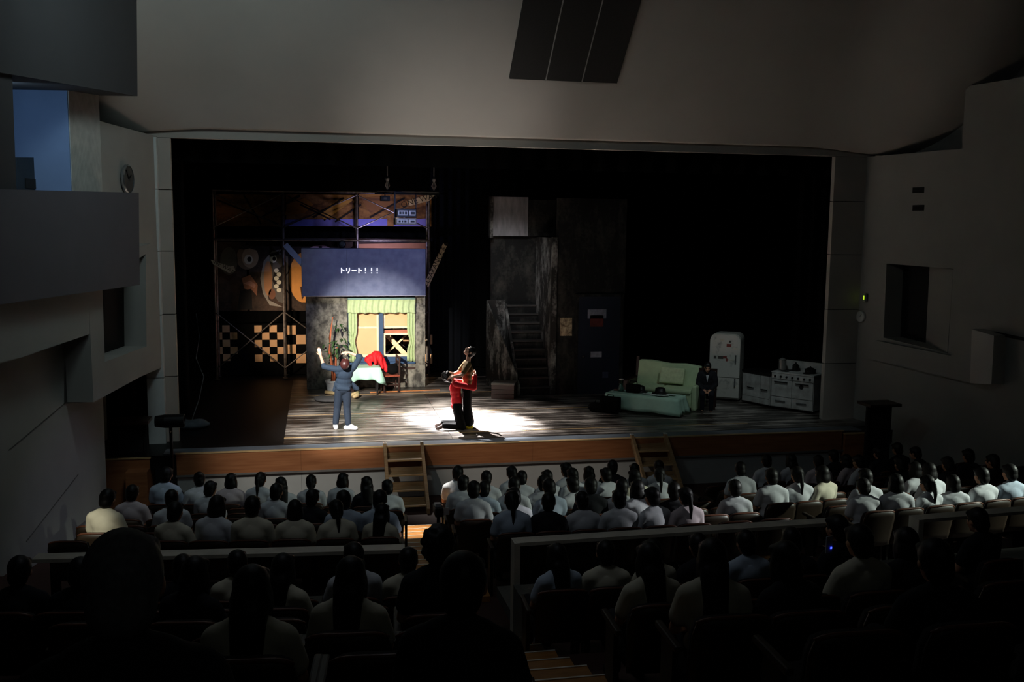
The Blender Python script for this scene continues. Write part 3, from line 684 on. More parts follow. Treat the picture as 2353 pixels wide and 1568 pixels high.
# flight of steps between two strings
n_st = 10; z_top = at(1150, 700, 1, TY1).z; rise = (z_top-S)/n_st; run = (TY1-TY0)/n_st
sx0, sx1 = .82, 1.655
for k in range(n_st):
    y = TY0+k*run; z = S+(k+1)*rise
    tp(MB().bb((sx0, y-.03, z-.04), (sx1, y+run+.02, z)), 'step', mat('step_dark', '#2e2c2a', .7, scale=8))
    tp(MB().bb((sx0, y, z-rise+.001), (sx1, y+.02, z-.041)), 'riser', M_towerdark)
side = [(0, S)]+[(TY0-.05+k*run, S+k*rise+.05) for k in range(n_st+1)]
pts = [Vector((.74, TY0-.06, S)), Vector((.74, TY0-.06, S+.3))]+[Vector((.74, TY0+k*run, S+(k+1)*rise+.04)) for k in range(n_st)]+[Vector((.74, TY1, z_top+.04)), Vector((.74, TY1, S))]
tp(MB().poly(pts, (.075, 0, 0)), 'left_string', M_tower)
a = at(1118, 690, 1, 7.0); b = at(1150, 690, 1, 7.0)
tp(MB().bb((a.x, 6.95, S), (.735, 7.02, a.z)), 'left_panel', M_tower)
tp(MB().poly([Vector((a.x+.0, 6.95, S)), Vector((.74, TY0+.02, S)), Vector((.74, TY0+.02, S+.55)), Vector((a.x, 6.95, a.z))], (.02, .01, 0)), 'left_panel', M_tower)
p0, p1 = at(1287, 731, 1, TY0-.01), at(1314, 772, 1, TY0-.01)
ps = thing('poster', 'small brown weathered poster on the dark stair tower front', 'poster', ((p0.x+p1.x)/2, TY0-.011, (p0.z+p1.z)/2))
w_, h_ = abs(p1.x-p0.x)/2, abs(p0.z-p1.z)/2
MB().bb((-w_, 0, -h_), (w_, .008, h_)).build('sheet', grime_mat('poster_paper', '#5c4c3a', '#b8a888', .5, (6, 6, 6), 1.5), ps)
# blue door
d0, d1 = at(1326, 682, 1, TY0-.03), at(1424, 905, 1, TY0-.03)
dr = thing('shop_door', 'dark navy door with small pasted notices in the stair tower', 'door', ((d0.x+d1.x)/2, TY0-.04, S))
w_ = (d1.x-d0.x)/2; hh = d0.z-S
MB().bb((-w_, 0, 0), (w_, .035, hh)).build('leaf', mat('navy_door', '#0b1424', .6, scale=6), dr)
for s_ in (-1, 1): MB().bb((s_*w_-.04, -.02, 0), (s_*w_+.04, .03, hh+.06)).build('frame', M_towerdark, dr)
MB().bb((-w_, -.02, hh), (w_, .03, hh+.06)).build('frame', M_towerdark, dr)
for px, py, ww, h2, c in ((1372, 722, .5, .24, '#6b6f7c'), (1371, 738, .36, .3, '#52211d'), (1370, 815, .3, .15, '#8a8a94'), (1391, 862, .16, .16, '#33384a')):
    p = at(px, py, 1, TY0-.05); MB().bb((p.x-dr.location.x-ww/2, -.012, p.z-S-h2/2), (p.x-dr.location.x+ww/2, -.0, p.z-S+h2/2)).build('notice', mat('notice_'+c[1:], c, .8, scale=9, var=.3), dr)
p = at(1340, 810, 1, TY0-.05); MB().ell((p.x-dr.location.x, -.04, 1.0), (.03, .04, .03)).build('knob', M_metal, dr)

# ---- crate before the tower
cr = thing('crate', 'low dark wooden crate on the stage before the stairs', 'crate', (.37, 5.05, S), -.35)
for i in range(4): MB().bb((-.3, -.28+i*.142, .36), (.3, -.145+i*.142, .4)).build('lid_board', mat('crate_top', '#6a655e', .7, scale=7), cr)
for z in (.01, .13, .25):
    for y in (-.28, .26): MB().bb((-.29, y, z), (.29, y+.02, z+.11)).build('slat', M_darkwood, cr)
    for x in (-.29, .27): MB().bb((x, -.26, z), (x+.02, .26, z+.11)).build('slat', mat('crate_side', '#6b5a48', .7, scale=7), cr)

# ---- plant in a pot
pp = at(764, 901, 2, S); py_ = 6.35; pp = at(764, 901, 1, py_)
pt = thing('potted_plant', 'tall thin-trunked plant in a white pot beside the window', 'plant', (pp.x, py_, S))
MB().lathe([(.0, 0), (.13, 0), (.165, .28), (.19, .28), (.195, .33), (.17, .33), (.16, .29), (.0, .29)], n=28).build('pot', mat('white_pot', '#cfd3d6', .5), pt, smooth=False)
MB().lathe([(0, .285), (.158, .285), (.1, .3), (0, .305)]).build('soil', M_dark, pt)
MB().lathe([(0, -.0), (.2, 0), (.21, .02), (0, .02)]).build('saucer', M_blackmetal, pt)
M_trunk = mat('red_brown_trunk', '#a4593a', .7, scale=12)
MB().tube([(0, 0, .28), (.0, .02, .7), (-.06, 0, 1.1), (-.05, 0, 1.45), (-.02, .0, 1.65), (.03, 0, 1.98)], [.045, .04, .034, .03, .022, .01], 8).build('trunk', M_trunk, pt, smooth=True)
MB().tube([(.04, 0, .28), (.09, .02, .7), (.1, 0, .95), (.13, 0, 1.2)], [.035, .03, .024, .012], 8).build('trunk', M_trunk, pt, smooth=True)
M_leaf = mat('dark_leaf', '#33522c', .5, scale=8, var=.25); rnd = random.Random(3)
lf = MB()
def leafmesh():
    b = MB(); V = [b.bm.verts.new(v) for v in ((0, 0, 0), (.05, .028, .01), (.05, -.028, .01), (.11, .03, 0), (.11, -.03, 0), (.19, 0, -.03), (.05, 0, 0), (.11, 0, -.012))]
    for f in ((0, 2, 6), (0, 6, 1), (6, 2, 4, 7), (1, 6, 7, 3), (7, 4, 5), (3, 7, 5)): b.bm.faces.new([V[i] for i in f])
    me = bpy.data.meshes.new('leaf'); b.bm.to_mesh(me); b.bm.free(); me.materials.append(M_leaf); return me
LM = leafmesh()
def leaves(par, cx, cz, n, r, flat=.5):
    for k in range(n):
        o = link('leaf', LM, par); a = rnd.uniform(0, 2*PI); rr = r*rnd.uniform(.1, 1)
        o.location = (cx+rr*math.cos(a)*.8, -.04+rr*math.sin(a)*.5, cz+rnd.uniform(-r, r)*.9); o.rotation_euler = (rnd.uniform(-.4, .4), rnd.uniform(-.2, 1.1), a)
leaves(pt, .16, 1.72, 9, .13); leaves(pt, .14, 1.25, 26, .22); leaves(pt, .0, .95, 6, .15); leaves(pt, -.16, 1.2, 4, .12)

# ---- table with mint cloth, chair with red coat, bench
def cloth(name, label, c, rz, w, d, z, drop, m, corner=.1, floor=False, waves=9, top=0):
    """cloth lying over a rectangular table top, hanging down all round with folds"""
    mb = MB(); n = 14
    per = []
    for k in range(n): per.append((-w/2+w*k/n, -d/2, 0, -1, abs(k/n-.5)*2))
    for k in range(n): per.append((w/2, -d/2+d*k/n, 1, 0, abs(k/n-.5)*2))
    for k in range(n): per.append((w/2-w*k/n, d/2, 0, 1, abs(k/n-.5)*2))
    for k in range(n): per.append((-w/2, d/2-d*k/n, -1, 0, abs(k/n-.5)*2))
    rings = []
    for lv in range(7):
        t = max(0, (lv-1)/5); ring = []
        for i, (x, y, nx, ny, e) in enumerate(per):
            ed = e**5; dd = drop+corner*ed; out = .012+t*(.05+.045*math.sin(i*waves*2*PI/len(per))+.06*ed)
            if lv == 0: ring.append(mb.bm.verts.new((x*.9, y*.9, z+.012)))
            else: ring.append(mb.bm.verts.new((x+nx*out+(math.copysign(out, x) if ny and ed > .5 else 0), y+ny*out, max(.012, z+.012-t*dd))))
        rings.append(ring)
    N = len(per)
    for A, B in zip(rings, rings[1:]):
        for k in range(N): mb.bm.faces.new((A[k], A[(k+1) % N], B[(k+1) % N], B[k]))
    mb.bm.faces.new(rings[0])
    o = mb.build(name, m, smooth=True, solid=.006); o.location = c; o.rotation_euler.z = rz
    return tag(o, label, 'tablecloth')
tx, ty = at(838, 900, 1, 6.25).x, 6.2
tb = thing('side_table', 'small table under a mint cloth below the window', 'table', (tx, ty, S), 0)
MB().bb((-.36, -.3, .66), (.36, .3, .69)).build('table_top', M_darkwood, tb)
for sx in (-1, 1):
    for sy in (-1, 1): MB().bar((sx*.31, sy*.25, 0), (sx*.31, sy*.25, .66), .045).build('leg', M_blackmetal if sx > 0 else M_darkwood, tb)
cloth('tablecloth', 'pale mint cloth over the small table below the window', (tx, ty, S), 0, .76, .64, .69, .3, M_mint, .16)
def simple_chair(label, x, y, rz, m, back=True):
    c_ = thing('wooden_chair', label, 'chair', (x, y, S), rz)
    MB().bb((-.23, -.22, .42), (.23, .22, .46)).build('seat', m, c_, bevel=.01)
    for sx in (-1, 1):
        MB().bar((sx*.2, -.19, 0), (sx*.2, -.19, .42), .04).build('leg', M_darkwood, c_)
        MB().bar((sx*.2, .19, 0), (sx*.2, .22, .95 if back else .42), .04).build('leg', M_darkwood, c_)
        MB().bar((sx*.2, -.18, .2), (sx*.2, .19, .2), .025).build('stretcher', M_darkwood, c_)
    if back:
        for z in (.6, .74, .88): MB().bb((-.2, .2, z), (.2, .225, z+.07)).build('back_rail', M_darkwood, c_)
    return c_
cxx = at(903, 895, 1, 6.35).x
simple_chair('dark wooden chair with a reddish seat below the window', cxx-.08, 6.35, -1.45, mat('red_wood_seat', '#7d3a28', .4, scale=6))
# red coat thrown over the chair back
mb = MB()
for p, q_, a, b in (((-.2, 0, .34), (.02, .02, .44), .1, .12), ((.02, .02, .44), (.2, .02, .24), .12, .09), ((.16, 0, .34), (.26, -.02, .06), .08, .07), ((-.22, -.02, .33), (-.16, -.05, .2), .08, .05), ((-.06, -.06, .42), (-.02, -.12, .24), .07, .04), ((.1, -.06, .38), (.16, -.1, .12), .07, .05), ((.0, .08, .4), (.05, .1, .1), .07, .06)):
    mb.cap(p, q_, a, b)
cme = organic(mb, 'red_coat', M_red, .016, 2)
for v in cme.vertices:
    nv = v.normal*(noise.noise(Vector((v.co.x*9, v.co.y*9, v.co.z*4)))*.035); v.co += nv
o = bpy.data.objects.new('red_coat', cme); COL.objects.link(o); cq = at(864, 850, 1, 6.3)
o.location = (cq.x, 6.32, cq.z-.06); tag(o, 'crumpled red coat thrown over the chair back below the window', 'coat')
# bag on the chair seat
bagx = MB().ell((0, 0, .13), (.17, .14, .13)); bagx.cap((-.1, 0, .2), (.1, .0, .26), .05)
bg = bpy.data.objects.new('dark_bag', organic(bagx, 'dark_bag', M_black, .02)); COL.objects.link(bg); bg.location = (cxx-.02, 6.3, S+.46); tag(bg, 'dark soft bag sitting on the reddish chair seat', 'bag')
# pale horn-shaped board and grey bundle on the floor
q = at(785, 912, 2, S)
bw = at(748, 908, 2, S); be = at(822, 914, 2, S); dd = be-bw
mb = MB(); mb.tube([(0, 0, .07), (dd.x*.4, dd.y*.4, .06), (dd.x*.85, dd.y*.85, .06), (dd.x, dd.y+.05, .1), (dd.x-.02, dd.y-.12, .07), (dd.x-.12, dd.y-.25, .06)], [.05, .05, .055, .06, .055, .03], 10)
o = mb.build('carved_stick', mat('pale_stick', '#d9be8c', .5), smooth=True); o.location = (bw.x, bw.y, S); tag(o, 'pale curved wooden stick lying on the stage behind the man in blue', 'stick')
mb = MB(); mb.ell((0, 0, .05), (.42, .3, .07)); mb.ell((.2, .05, .07), (.25, .2, .07)); mb.ell((-.22, .1, .06), (.22, .22, .06))
gq = at(762, 922, 2, S); o = bpy.data.objects.new('grey_blanket', organic(mb, 'grey_blanket', mat('grey_blanket', '#4b4a4a', .9, scale=9), .025)); COL.objects.link(o); o.location = (gq.x, gq.y, S); tag(o, 'rumpled dark grey blanket on the stage near the potted plant', 'blanket')
A, B = at(850, 903, 2, S), at(1010, 897, 2, S)
o = MB().bar((0, 0, .012), (B.x-A.x, B.y-A.y, .012), .05, .02).build('floor_batten', mat('orange_batten', '#c9814a', .5)); o.location = (A.x, A.y, S); tag(o, 'thin orange wooden batten lying along the stage before the house front', 'batten')  # orange is the strip's own colour

# ---- coffee table, sofa and things on it
ca = -math.atan2(2.9-1.79, 3.79-2.4); cdv, cnv = Vector((math.cos(ca), math.sin(ca), 0)), Vector((-math.sin(ca), math.cos(ca), 0))
fl = Vector((2.42, 2.9, S)); fr_ = Vector((3.79, 1.82, S)); L = (fr_-fl).length; cc = (fl+fr_)/2+cnv*.32
ct = thing('coffee_table', 'low coffee table under a pale green cloth by the sofa', 'table', cc, ca)
MB().bb((-L/2+.04, -.28, .4), (L/2-.04, .28, .43)).build('table_top', M_darkwood, ct)
for sx in (-1, 1):
    for sy in (-1, 1): MB().bar((sx*(L/2-.1), sy*.22, 0), (sx*(L/2-.1), sy*.22, .4), .05).build('leg', M_darkwood, ct)
M_paleg = mat('pale_green_cloth', '#a7c8b4', .85, scale=10, var=.05)
cloth('tablecloth', 'pale green cloth hanging over the low coffee table', cc, ca, L, .6, .43, .36, M_paleg, .05, waves=11)
sofc = Vector((4.08, 3.42, S)); 
sf = thing('sofa', 'pale green covered sofa with a cushion and a dark carved arm', 'sofa', sofc, ca)
SL = 1.6
M_sofa = mat('sofa_cover', '#b2c49c', .85, scale=8, var=.06)
MB().bb((-SL/2, -.42, .06), (SL/2, .4, .42)).build('base', M_sofa, sf, bevel=.03)
MB().bb((-SL/2, -.46, .4), (0, .3, .5)).build('seat_cushion', M_sofa, sf, bevel=.04); MB().bb((0.005, -.46, .4), (SL/2, .3, .5)).build('seat_cushion', M_sofa, sf, bevel=.04)
q = MB().poly([Vector((-SL/2, .2, .45)), Vector((SL/2, .2, .45)), Vector((SL/2, .36, .98)), Vector((.4, .37, 1.02)), Vector((0, .36, 1.0)), Vector((-.5, .37, 1.05)), Vector((-SL/2, .36, 1.04))], (0, .15, 0))
q.build('backrest', M_sofa, sf, bevel=.03)
MB().bb((-SL/2-.14, -.4, 0), (-SL/2, .5, .62)).build('arm', M_darkwood, sf, bevel=.04)
MB().bb((SL/2, -.4, 0), (SL/2+.12, .5, .6)).build('arm', M_sofa, sf, bevel=.04)
MB().bar((-SL/2-.07, .45, .6), (-SL/2-.07, .5, 1.1), .07).build('carved_post', M_darkwood, sf)
def loc_on(root, x, y, z): return root.location+Matrix.Rotation(root.rotation_euler.z, 3, 'Z') @ Vector((x, y, z))
cu = MB().box((0, 0, 0), (.62, .13, .4), R=Matrix.Rotation(-.35, 4, 'X')).build('cushion', mat('plaid_cushion', '#bcc8a0', .85, scale=14), bevel=.04)
cu.location = loc_on(sf, .15, .14, .73); cu.rotation_euler.z = ca; tag(cu, 'pale square cushion propped on the green sofa', 'cushion')
T0 = .455
def hat(label, x, y, rz=0):
    t = thing('hat', label, 'hat', loc_on(ct, x, y, T0), rz)
    MB().lathe([(0, 0), (.19, .0), (.2, .015), (.13, .03), (.12, .12), (.08, .15), (.03, .135), (0, .135)]).build('crown', M_blackmetal, t, smooth=True)
    MB().lathe([(.129, .032), (.131, .032), (.13, .06), (.124, .06)]).build('band', M_dark, t)
hat('black brimmed hat on the right of the coffee table', .32, .14)
hat('black brimmed hat beside the leather bag on the coffee table', -.2, .16)
t = thing('handbag', 'black leather bag standing on the coffee table', 'bag', loc_on(ct, -.3, -.02, T0), ca)
MB().bb((-.17, -.07, 0), (.17, .07, .2)).build('body', M_black, t, bevel=.03); MB().tube([(-.1, 0, .19), (-.08, 0, .27), (.08, 0, .27), (.1, 0, .19)], .012, 6).build('handle', M_black, t)
t = thing('flower_vase', 'small vase with a flower on the left of the coffee table', 'vase', loc_on(ct, -.63, .02, T0))
MB().lathe([(0, 0), (.06, 0), (.075, .06), (.04, .13), (.03, .16), (.045, .18), (.03, .18), (0, .15)]).build('vase', mat('green_glaze', '#3c5a50', .3), t, smooth=True)
MB().tube([(0, 0, .15), (.01, .0, .26)], .008, 6).build('stem', M_leaf, t); q = MB(); [q.ell((.01+.03*math.cos(a), .03*math.sin(a), .28), (.03, .03, .02), u=8, v=5) for a in range(0, 6)]; q.build('flower', mat('petals', '#b9a9a0', .8), t)
t = thing('newspaper', 'folded newspaper lying at the left end of the coffee table', 'newspaper', loc_on(ct, -.72, .12, T0), ca+.3)
MB().bb((-.12, -.09, .0), (.12, .09, .012)).build('sheet', mat('newsprint_red', '#7e5a56', .9, scale=30, var=.4), t)
for k, (x, y, r) in enumerate(((.05, -.05, .2), (.25, -.12, -.3), (.5, -.1, .5), (.62, .05, -.2), (.45, -.2, .1))):
    o = MB().bb((-.1, -.07, 0), (.1, .07, .004)).build('paper_sheet', mat('paper', '#b9c4bc', .9, scale=30, var=.2)); o.location = loc_on(ct, x, y, T0+.001+k*.005); o.rotation_euler.z = ca+r
    tag(o, ('white paper sheet at the middle of the coffee table edge', 'white paper sheet in front of the right-hand hat', 'white paper sheet next to the right coffee table end', 'white paper sheet at the right rear table corner', 'white paper sheet at the right front table corner')[k], 'paper', 'paper sheets on the coffee table')
# case and stool in front of the table
t = thing('suitcase', 'upright black suitcase in front of the coffee table', 'suitcase', fl+cdv*.2-cnv*.22, ca)
MB().bb((-.24, -.09, .04), (.24, .09, .4)).build('body', M_black, t, bevel=.03); MB().tube([(-.08, 0, .39), (-.07, 0, .44), (.07, 0, .44), (.08, 0, .39)], .012, 6).build('handle', M_black, t)
for sx in (-1, 1): MB().ell((sx*.17, 0, .025), (.03, .06, .025)).build('foot', M_blackmetal, t)
t = thing('duffel_bag', 'low black duffel bag lying at the left foot of the coffee table', 'bag', fl-cdv*.12-cnv*.2, ca)
q = MB().cap((-.13, 0, .11), (.13, 0, .11), .11); q.build('body', M_black, t, smooth=True); MB().tube([(-.09, 0, .2), (-.05, 0, .3), (.05, 0, .3), (.09, 0, .2)], .01, 6).build('strap', M_black, t)

# ---- kitchen line
def frame_of(a, b):
    a, b = Vector((*a, S)), Vector((*b, S)); return a, math.atan2(b.y-a.y, b.x-a.x), (b-a).length
o_, an, L = frame_of((5.47, 3.95), (6.12, 3.52)); L = .76
fg = thing('refrigerator', 'old worn white refrigerator with rounded top', 'refrigerator', o_, an)
def rounded(w, z0, z1, r):
    pts = [(0, z0), (w, z0)]+[(w-r+r*math.cos(a), z1-r+r*math.sin(a)) for a in [PI/2*k/6 for k in range(7)]]+[(r+r*math.cos(a), z1-r+r*math.sin(a)) for a in [PI/2+PI/2*k/6 for k in range(7)]]
    return pts
M_fr = grime_mat('chipped_enamel', '#565450', '#c2bfb6', .34, (2, 2, 2), 1.6, .45)
MB().poly([Vector((x, .06, z)) for x, z in rounded(L, .05, 1.72, .16)], (0, .6, 0)).build('body', M_fr, fg)
MB().poly([Vector((x, 0, z)) for x, z in rounded(L, .62, 1.7, .16)], (0, .055, 0)).build('door', M_fr, fg)
MB().bb((0, 0, .1), (L, .055, .605)).build('lower_door', M_fr, fg)
for z in (1.1, .5): MB().bar((L-.1, -.04, z-.1), (L-.1, -.04, z+.1), .03).build('handle', mat('chrome', '#aab0b4', .2, .9), fg)
rr_ = random.Random(5)
for k in range(9):
    x, z = rr_.uniform(.1, L-.15), rr_.uniform(.95, 1.55); MB().bb((x, -.006, z), (x+rr_.uniform(.04, .14), 0, z+rr_.uniform(.03, .08))).build('magnet_note', mat('note%d' % (k % 3), ('#7a3a34', '#4a4640', '#c8c0ae')[k % 3], .8), fg)
o_, an, L = frame_of((6.16, 3.45), (6.5, 2.66))
cb = thing('kitchen_cabinet', 'white two-door kitchen cabinet with a dark worktop between refrigerator and stove', 'cabinet', o_, an)
MB().bb((0, .03, .06), (L, .5, .8)).build('carcass', M_enamel, cb)
MB().bb((-.01, -.02, .8), (L+.01, .52, .86)).build('worktop', M_blackmetal, cb)
for x0, x1 in ((.01, L*.66), (L*.68, L-.01)):
    d_ = MB().bb((x0, 0, .22), (x1, .028, .78)).build('door', M_enamel, cb); MB().bar(((x0+x1)/2-.1, -.03, .44), ((x0+x1)/2+.1, -.03, .44), .02).build('handle', M_blackmetal, d_)
    MB().bb((x0, .0, .08), (x1, .028, .21)).build('drawer', M_enamel, cb)
o_, an, L = frame_of((6.53, 2.62), (7.17, 1.76))
st = thing('stove', 'wide white enamel cooking range with a row of knobs at the proscenium edge', 'stove', o_, an)
MB().bb((0, .03, .06), (L, .6, .9)).build('body', M_enamel, st)
MB().bb((-.01, -.01, .9), (L+.01, .62, .93)).build('hob', M_enamel, st)
MB().bb((0, .56, .93), (L, .62, 1.16)).build('splashback', M_enamel, st)
for x0, x1 in ((.01, L*.49), (L*.51, L-.01)):
    d_ = MB().bb((x0, 0, .33), (x1, .028, .74)).build('oven_door', M_enamel, st); MB().bar((x0+.08, -.035, .69), (x1-.1, -.035, .69), .022).build('handle', M_blackmetal, d_)
    d_ = MB().bb((x0, 0, .08), (x1, .028, .31)).build('drawer', M_enamel, st); MB().bar((x0+.12, -.03, .23), (x1-.14, -.03, .23), .02).build('handle', mat('chrome', '#aab0b4', .2, .9), d_)
MB().bb((0, .0, .76), (L, .03, .895)).build('control_panel', M_enamel, st)
for k in range(7): MB().lathe([(0, 0), (.026, 0), (.022, .03), (0, .03)], M=Matrix.Translation((.09+k*(L-.18)/6, 0, .82)) @ Matrix.Rotation(PI/2, 4, 'X'), n=12).build('knob', M_blackmetal, st)
MB().lathe([(0, 0), (.055, 0), (.05, .012), (0, .012)], M=Matrix.Translation((L*.72, 0, .62)) @ Matrix.Rotation(PI/2, 4, 'X')).build('dial', M_dark, st)
for x in (.25, .8):
    for y in (.18, .42): MB().lathe([(.06, .93), (.1, .93), (.1, .95), (.06, .95)], (x*L/1.05, y, 0), 16).build('burner', M_blackmetal, st)
def pot(label, x, y, r, h, m, z=.95):
    t = thing('cooking_pot', label, 'pot', loc_on(st, x, y, z))
    MB().lathe([(0, 0), (r, 0), (r, h), (r+.012, h+.006), (r-.012, h), (r-.015, .01), (0, .01)]).build('body', m, t); MB().lathe([(0, h-.0), (r, h), (r*.5, h+.04), (0, h+.045)]).build('lid', m, t); MB().ell((0, 0, h+.06), (.02, .02, .02)).build('knob', M_blackmetal, t)
pot('tall pale metal pot on the left of the stove', .12, .3, .09, .24, mat('pot_steel', '#8e8a84', .4, .5))
pot('wide dark pan on the right of the stove', .85, .28, .13, .08, M_blackmetal)
pot('small dark pot at the middle of the stove', .42, .4, .08, .12, M_blackmetal)

# ---- lamp on a stand at the left stage corner, bundles and cables
c = at(392, 968, 1, -.5); sl = thing('floodlight_stand', 'black cylindrical floodlight on a tripod stand at the left stage corner', 'floodlight', (c.x, -.5, -.1)); hz = c.z+.1
MB().lathe([(0, -.27), (.1, -.27), (.125, -.1), (.125, .24), (.11, .25), (.1, .2), (0, .2)], M=Matrix.Translation((0, 0, hz)) @ Matrix.Rotation(PI/2, 4, 'Y')).build('lamp_body', M_blackmetal, sl)
MB().tube([(0, 0, .5), (0, 0, hz-.13)], .03, 8).build('pole', M_blackmetal, sl); q = MB().bar((0, -.14, hz), (0, -.14, hz-.2), .02); q.bar((0, .14, hz), (0, .14, hz-.2), .02); q.bar((0, -.15, hz-.19), (0, .15, hz-.19), .02); q.build('yoke', M_blackmetal, sl)
for k in range(3):
    a = k*2*PI/3+.4; MB().tube([(0, 0, .7), (.4*math.cos(a), .4*math.sin(a), 0.015)], .015, 6).build('leg', M_blackmetal, sl)
q = at(440, 982, 2, S); mb = MB().ell((0, 0, .09), (.4, .22, .1)); mb.ell((.15, -.05, .12), (.2, .15, .1)); mb.ell((-.2, .05, .14), (.15, .12, .08))
o = bpy.data.objects.new('sandbag', organic(mb, 'sandbag', mat('grey_canvas', '#5a6268', .8, scale=9), .022)); COL.objects.link(o); o.location = (q.x, q.y, S-.03); tag(o, 'grey canvas sandbag at the left edge of the stage', 'sandbag')
q = at(455, 860, 1, 3.2)
o = MB().tube([(0, 0, 2.4), (.05, 0, 1.9), (-.04, .05, 1.4), (.12, 0, 1.0), (.02, -.1, .5), (-.1, -.3, .15), (-.05, -.8, .02)], .014, 6).build('hanging_cable', mat('grey_cable', '#4a4d50', .6), smooth=True); o.location = (q.x, 3.2, S-.02); tag(o, 'grey cable hanging down in the left wing of the stage', 'cable')
c = at(310, 1072, 1, .2)
t = thing('wooden_podium', 'stepped pale wood podium in the left corner below the stage', 'podium', (-7.72, .25, -.1))
MB().bb((-.62, -.3, 0), (.28, .3, .98)).build('upper_box', M_wood, t); MB().bb((-.1, -.62, 0), (.28, -.305, .8)).build('lower_step', M_wood, t)
MB().bb((-.64, -.32, .98), (.3, .32, 1.0)).build('top_board', M_nose, t)
t = thing('wooden_podium', 'dark wood podium in the right corner beyond the stage edge', 'podium', (7.5, .2, -.1))
MB().bb((-.55, -.3, 0), (.3, .3, .98)).build('upper_box', M_wood, t); MB().bb((-.57, -.32, .98), (.32, .32, 1.0)).build('top_board', M_nose, t)
def side_stand(label, pxs, py, y, z1):
    a, b = at(pxs[0], py, 1, y), at(pxs[1], py, 1, y); t = thing('side_table', label, 'table', ((a.x+b.x)/2, y, -.1)); w = b.x-a.x
    MB().bb((-w/2, -.25, a.z+.04), (w/2, .25, a.z+.1)).build('table_top', M_darkwood, t)
    for sx in (-.35, .35): MB().bar((sx*w, 0, 0), (sx*w, 0, a.z+.05), .06).build('leg', M_dark, t)
    MB().bb((-w*.38, .02, .3), (w*.38, .05, a.z)).build('panel', M_dark, t)
side_stand('dark high table against the left wall beside the stage', (262, 345), 965, .3, 1.2)
side_stand('dark high table against the right wall beside the stage', (1985, 2056), 926, -1.1, 1.2)

# ---- portable steps up to the stage
def stage_steps(label, xL, xR):
    t = thing('stage_steps', label, 'steps', ((xL+xR)/2, -.5, -.1)); w = (xR-xL)/2; H = S+.1+.06
    for s_ in (-1, 1):
        MB().poly([Vector((s_*w-.03, .46, H)), Vector((s_*w-.03, .54, H)), Vector((s_*w-.03, .54, H-.12)), Vector((s_*w-.03, -.58, 0)), Vector((s_*w-.03, -.72, 0)), Vector((s_*w-.03, -.72, .1))], (.06, 0, 0)).build('stringer', M_steps, t)
        MB().bb((s_*w-.031, .44, H), (s_*w+.031, .56, H+.015)).build('end_cap', mat('metal_cap', '#dcdcd8', .3, .4), t)
    for k in range(4):
        f = (k+.6)/4.4; y = -.68+f*1.1; z = f*(H-.08)
        s0 = MB().bb((-w+.03, y-.06, z-.03), (w-.03, y+.2, z)).build('tread', M_steps, t); MB().bb((-w+.03, y-.068, z-.03), (w-.03, y-.06, z+.002)).build('nosing', M_nose, s0)
        MB().bb((-w+.03, y+.18, z-.0), (w-.03, y+.2, z+.09)).build('riser', M_steps, t)
    return t
stage_steps('open wooden steps leaning on the stage front at the left aisle', at(884, 1028, 1, 0).x, at(969, 1026, 1, 0).x)
stage_steps('open wooden steps leaning on the stage front at the right aisle', at(1452, 1010, 1, 0).x, at(1528, 1008, 1, 0).x)

# ================================================================== PEOPLE
def frame(fwd, up=(0, 0, 1)):
    f = Vector(fwd).normalized(); x = f.cross(Vector(up)).normalized(); z = x.cross(f); return Matrix((x, f, z)).transposed().to_4x4()
def head(mb, c, R):
    c = Vector(c); T = lambda v: c+R @ Vector(v)
    def e(v, r): mb.ell(T(v), r, R)
    e((0, -.01, .02), (.077, .097, .1)); e((0, .025, -.05), (.058, .068, .07)); e((0, .068, -.098), (.026, .024, .022))
    mb.cap(T((0, .088, .02)), T((0, .112, -.028)), .012, .017); mb.cap(T((-.036, .078, .036)), T((.036, .078, .036)), .015)
    mb.cap(T((-.02, .09, -.055)), T((.02, .09, -.055)), .01); mb.cap(T((-.045, .065, -.02)), T((-.035, .07, -.04)), .018); mb.cap(T((.045, .065, -.02)), T((.035, .07, -.04)), .018)
    for s_ in (-1, 1): e((s_*.081, -.005, -.01), (.014, .026, .034))
def eyes(parent, c, R, name='eye'):
    for s_ in (-1, 1):
        o = MB().ell(Vector(c)+R @ Vector((s_*.031, .083, .014)), (.013, .013, .011), u=10, v=7).build(name, mat('eye_dark', '#1a1512', .3), parent, smooth=True)
def hand(mb, w, d, n, side=1, curl=.35, k=1.0):
    """palm, four unequal bent fingers and a thumb from the side of the palm; d fingers, n palm normal"""
    w = Vector(w); d = Vector(d).normalized(); n = Vector(n); n = (n-d*n.dot(d)).normalized(); t = d.cross(n)*side
    mb.cap(w, w+d*.03*k, .024*k)
    for a in (-.028, -.009, .010, .028): mb.cap(w+d*.02*k+t*a*.8*k, w+d*.085*k+t*a*k, .0145*k)
    for a, L in ((.030, .072), (.0105, .084), (-.009, .078), (-.0285, .058)):
        p = w+d*.088*k+t*a*1.05*k; d1 = (d*math.cos(curl*.6)+n*math.sin(curl*.6)+t*a*4).normalized(); q = p+d1*L*.5*k
        d2 = (d*math.cos(curl*1.7)+n*math.sin(curl*1.7)+t*a*4).normalized(); mb.cap(p, q, .0105*k, .0098*k, 8); mb.cap(q, q+d2*L*.52*k, .0098*k, .0078*k, 8)
    p = w+d*.028*k+t*.032*k; q = p+(d*.6+t*.75+n*.25).normalized()*.036*k; mb.cap(p, q, .0145*k, .012*k, 8); mb.cap(q, q+(d*.85+t*.35+n*.35).normalized()*.032*k, .0115*k, .009*k, 8)
HAIRS = ('short', 'bob', 'long', 'pony', 'bun', 'curly')
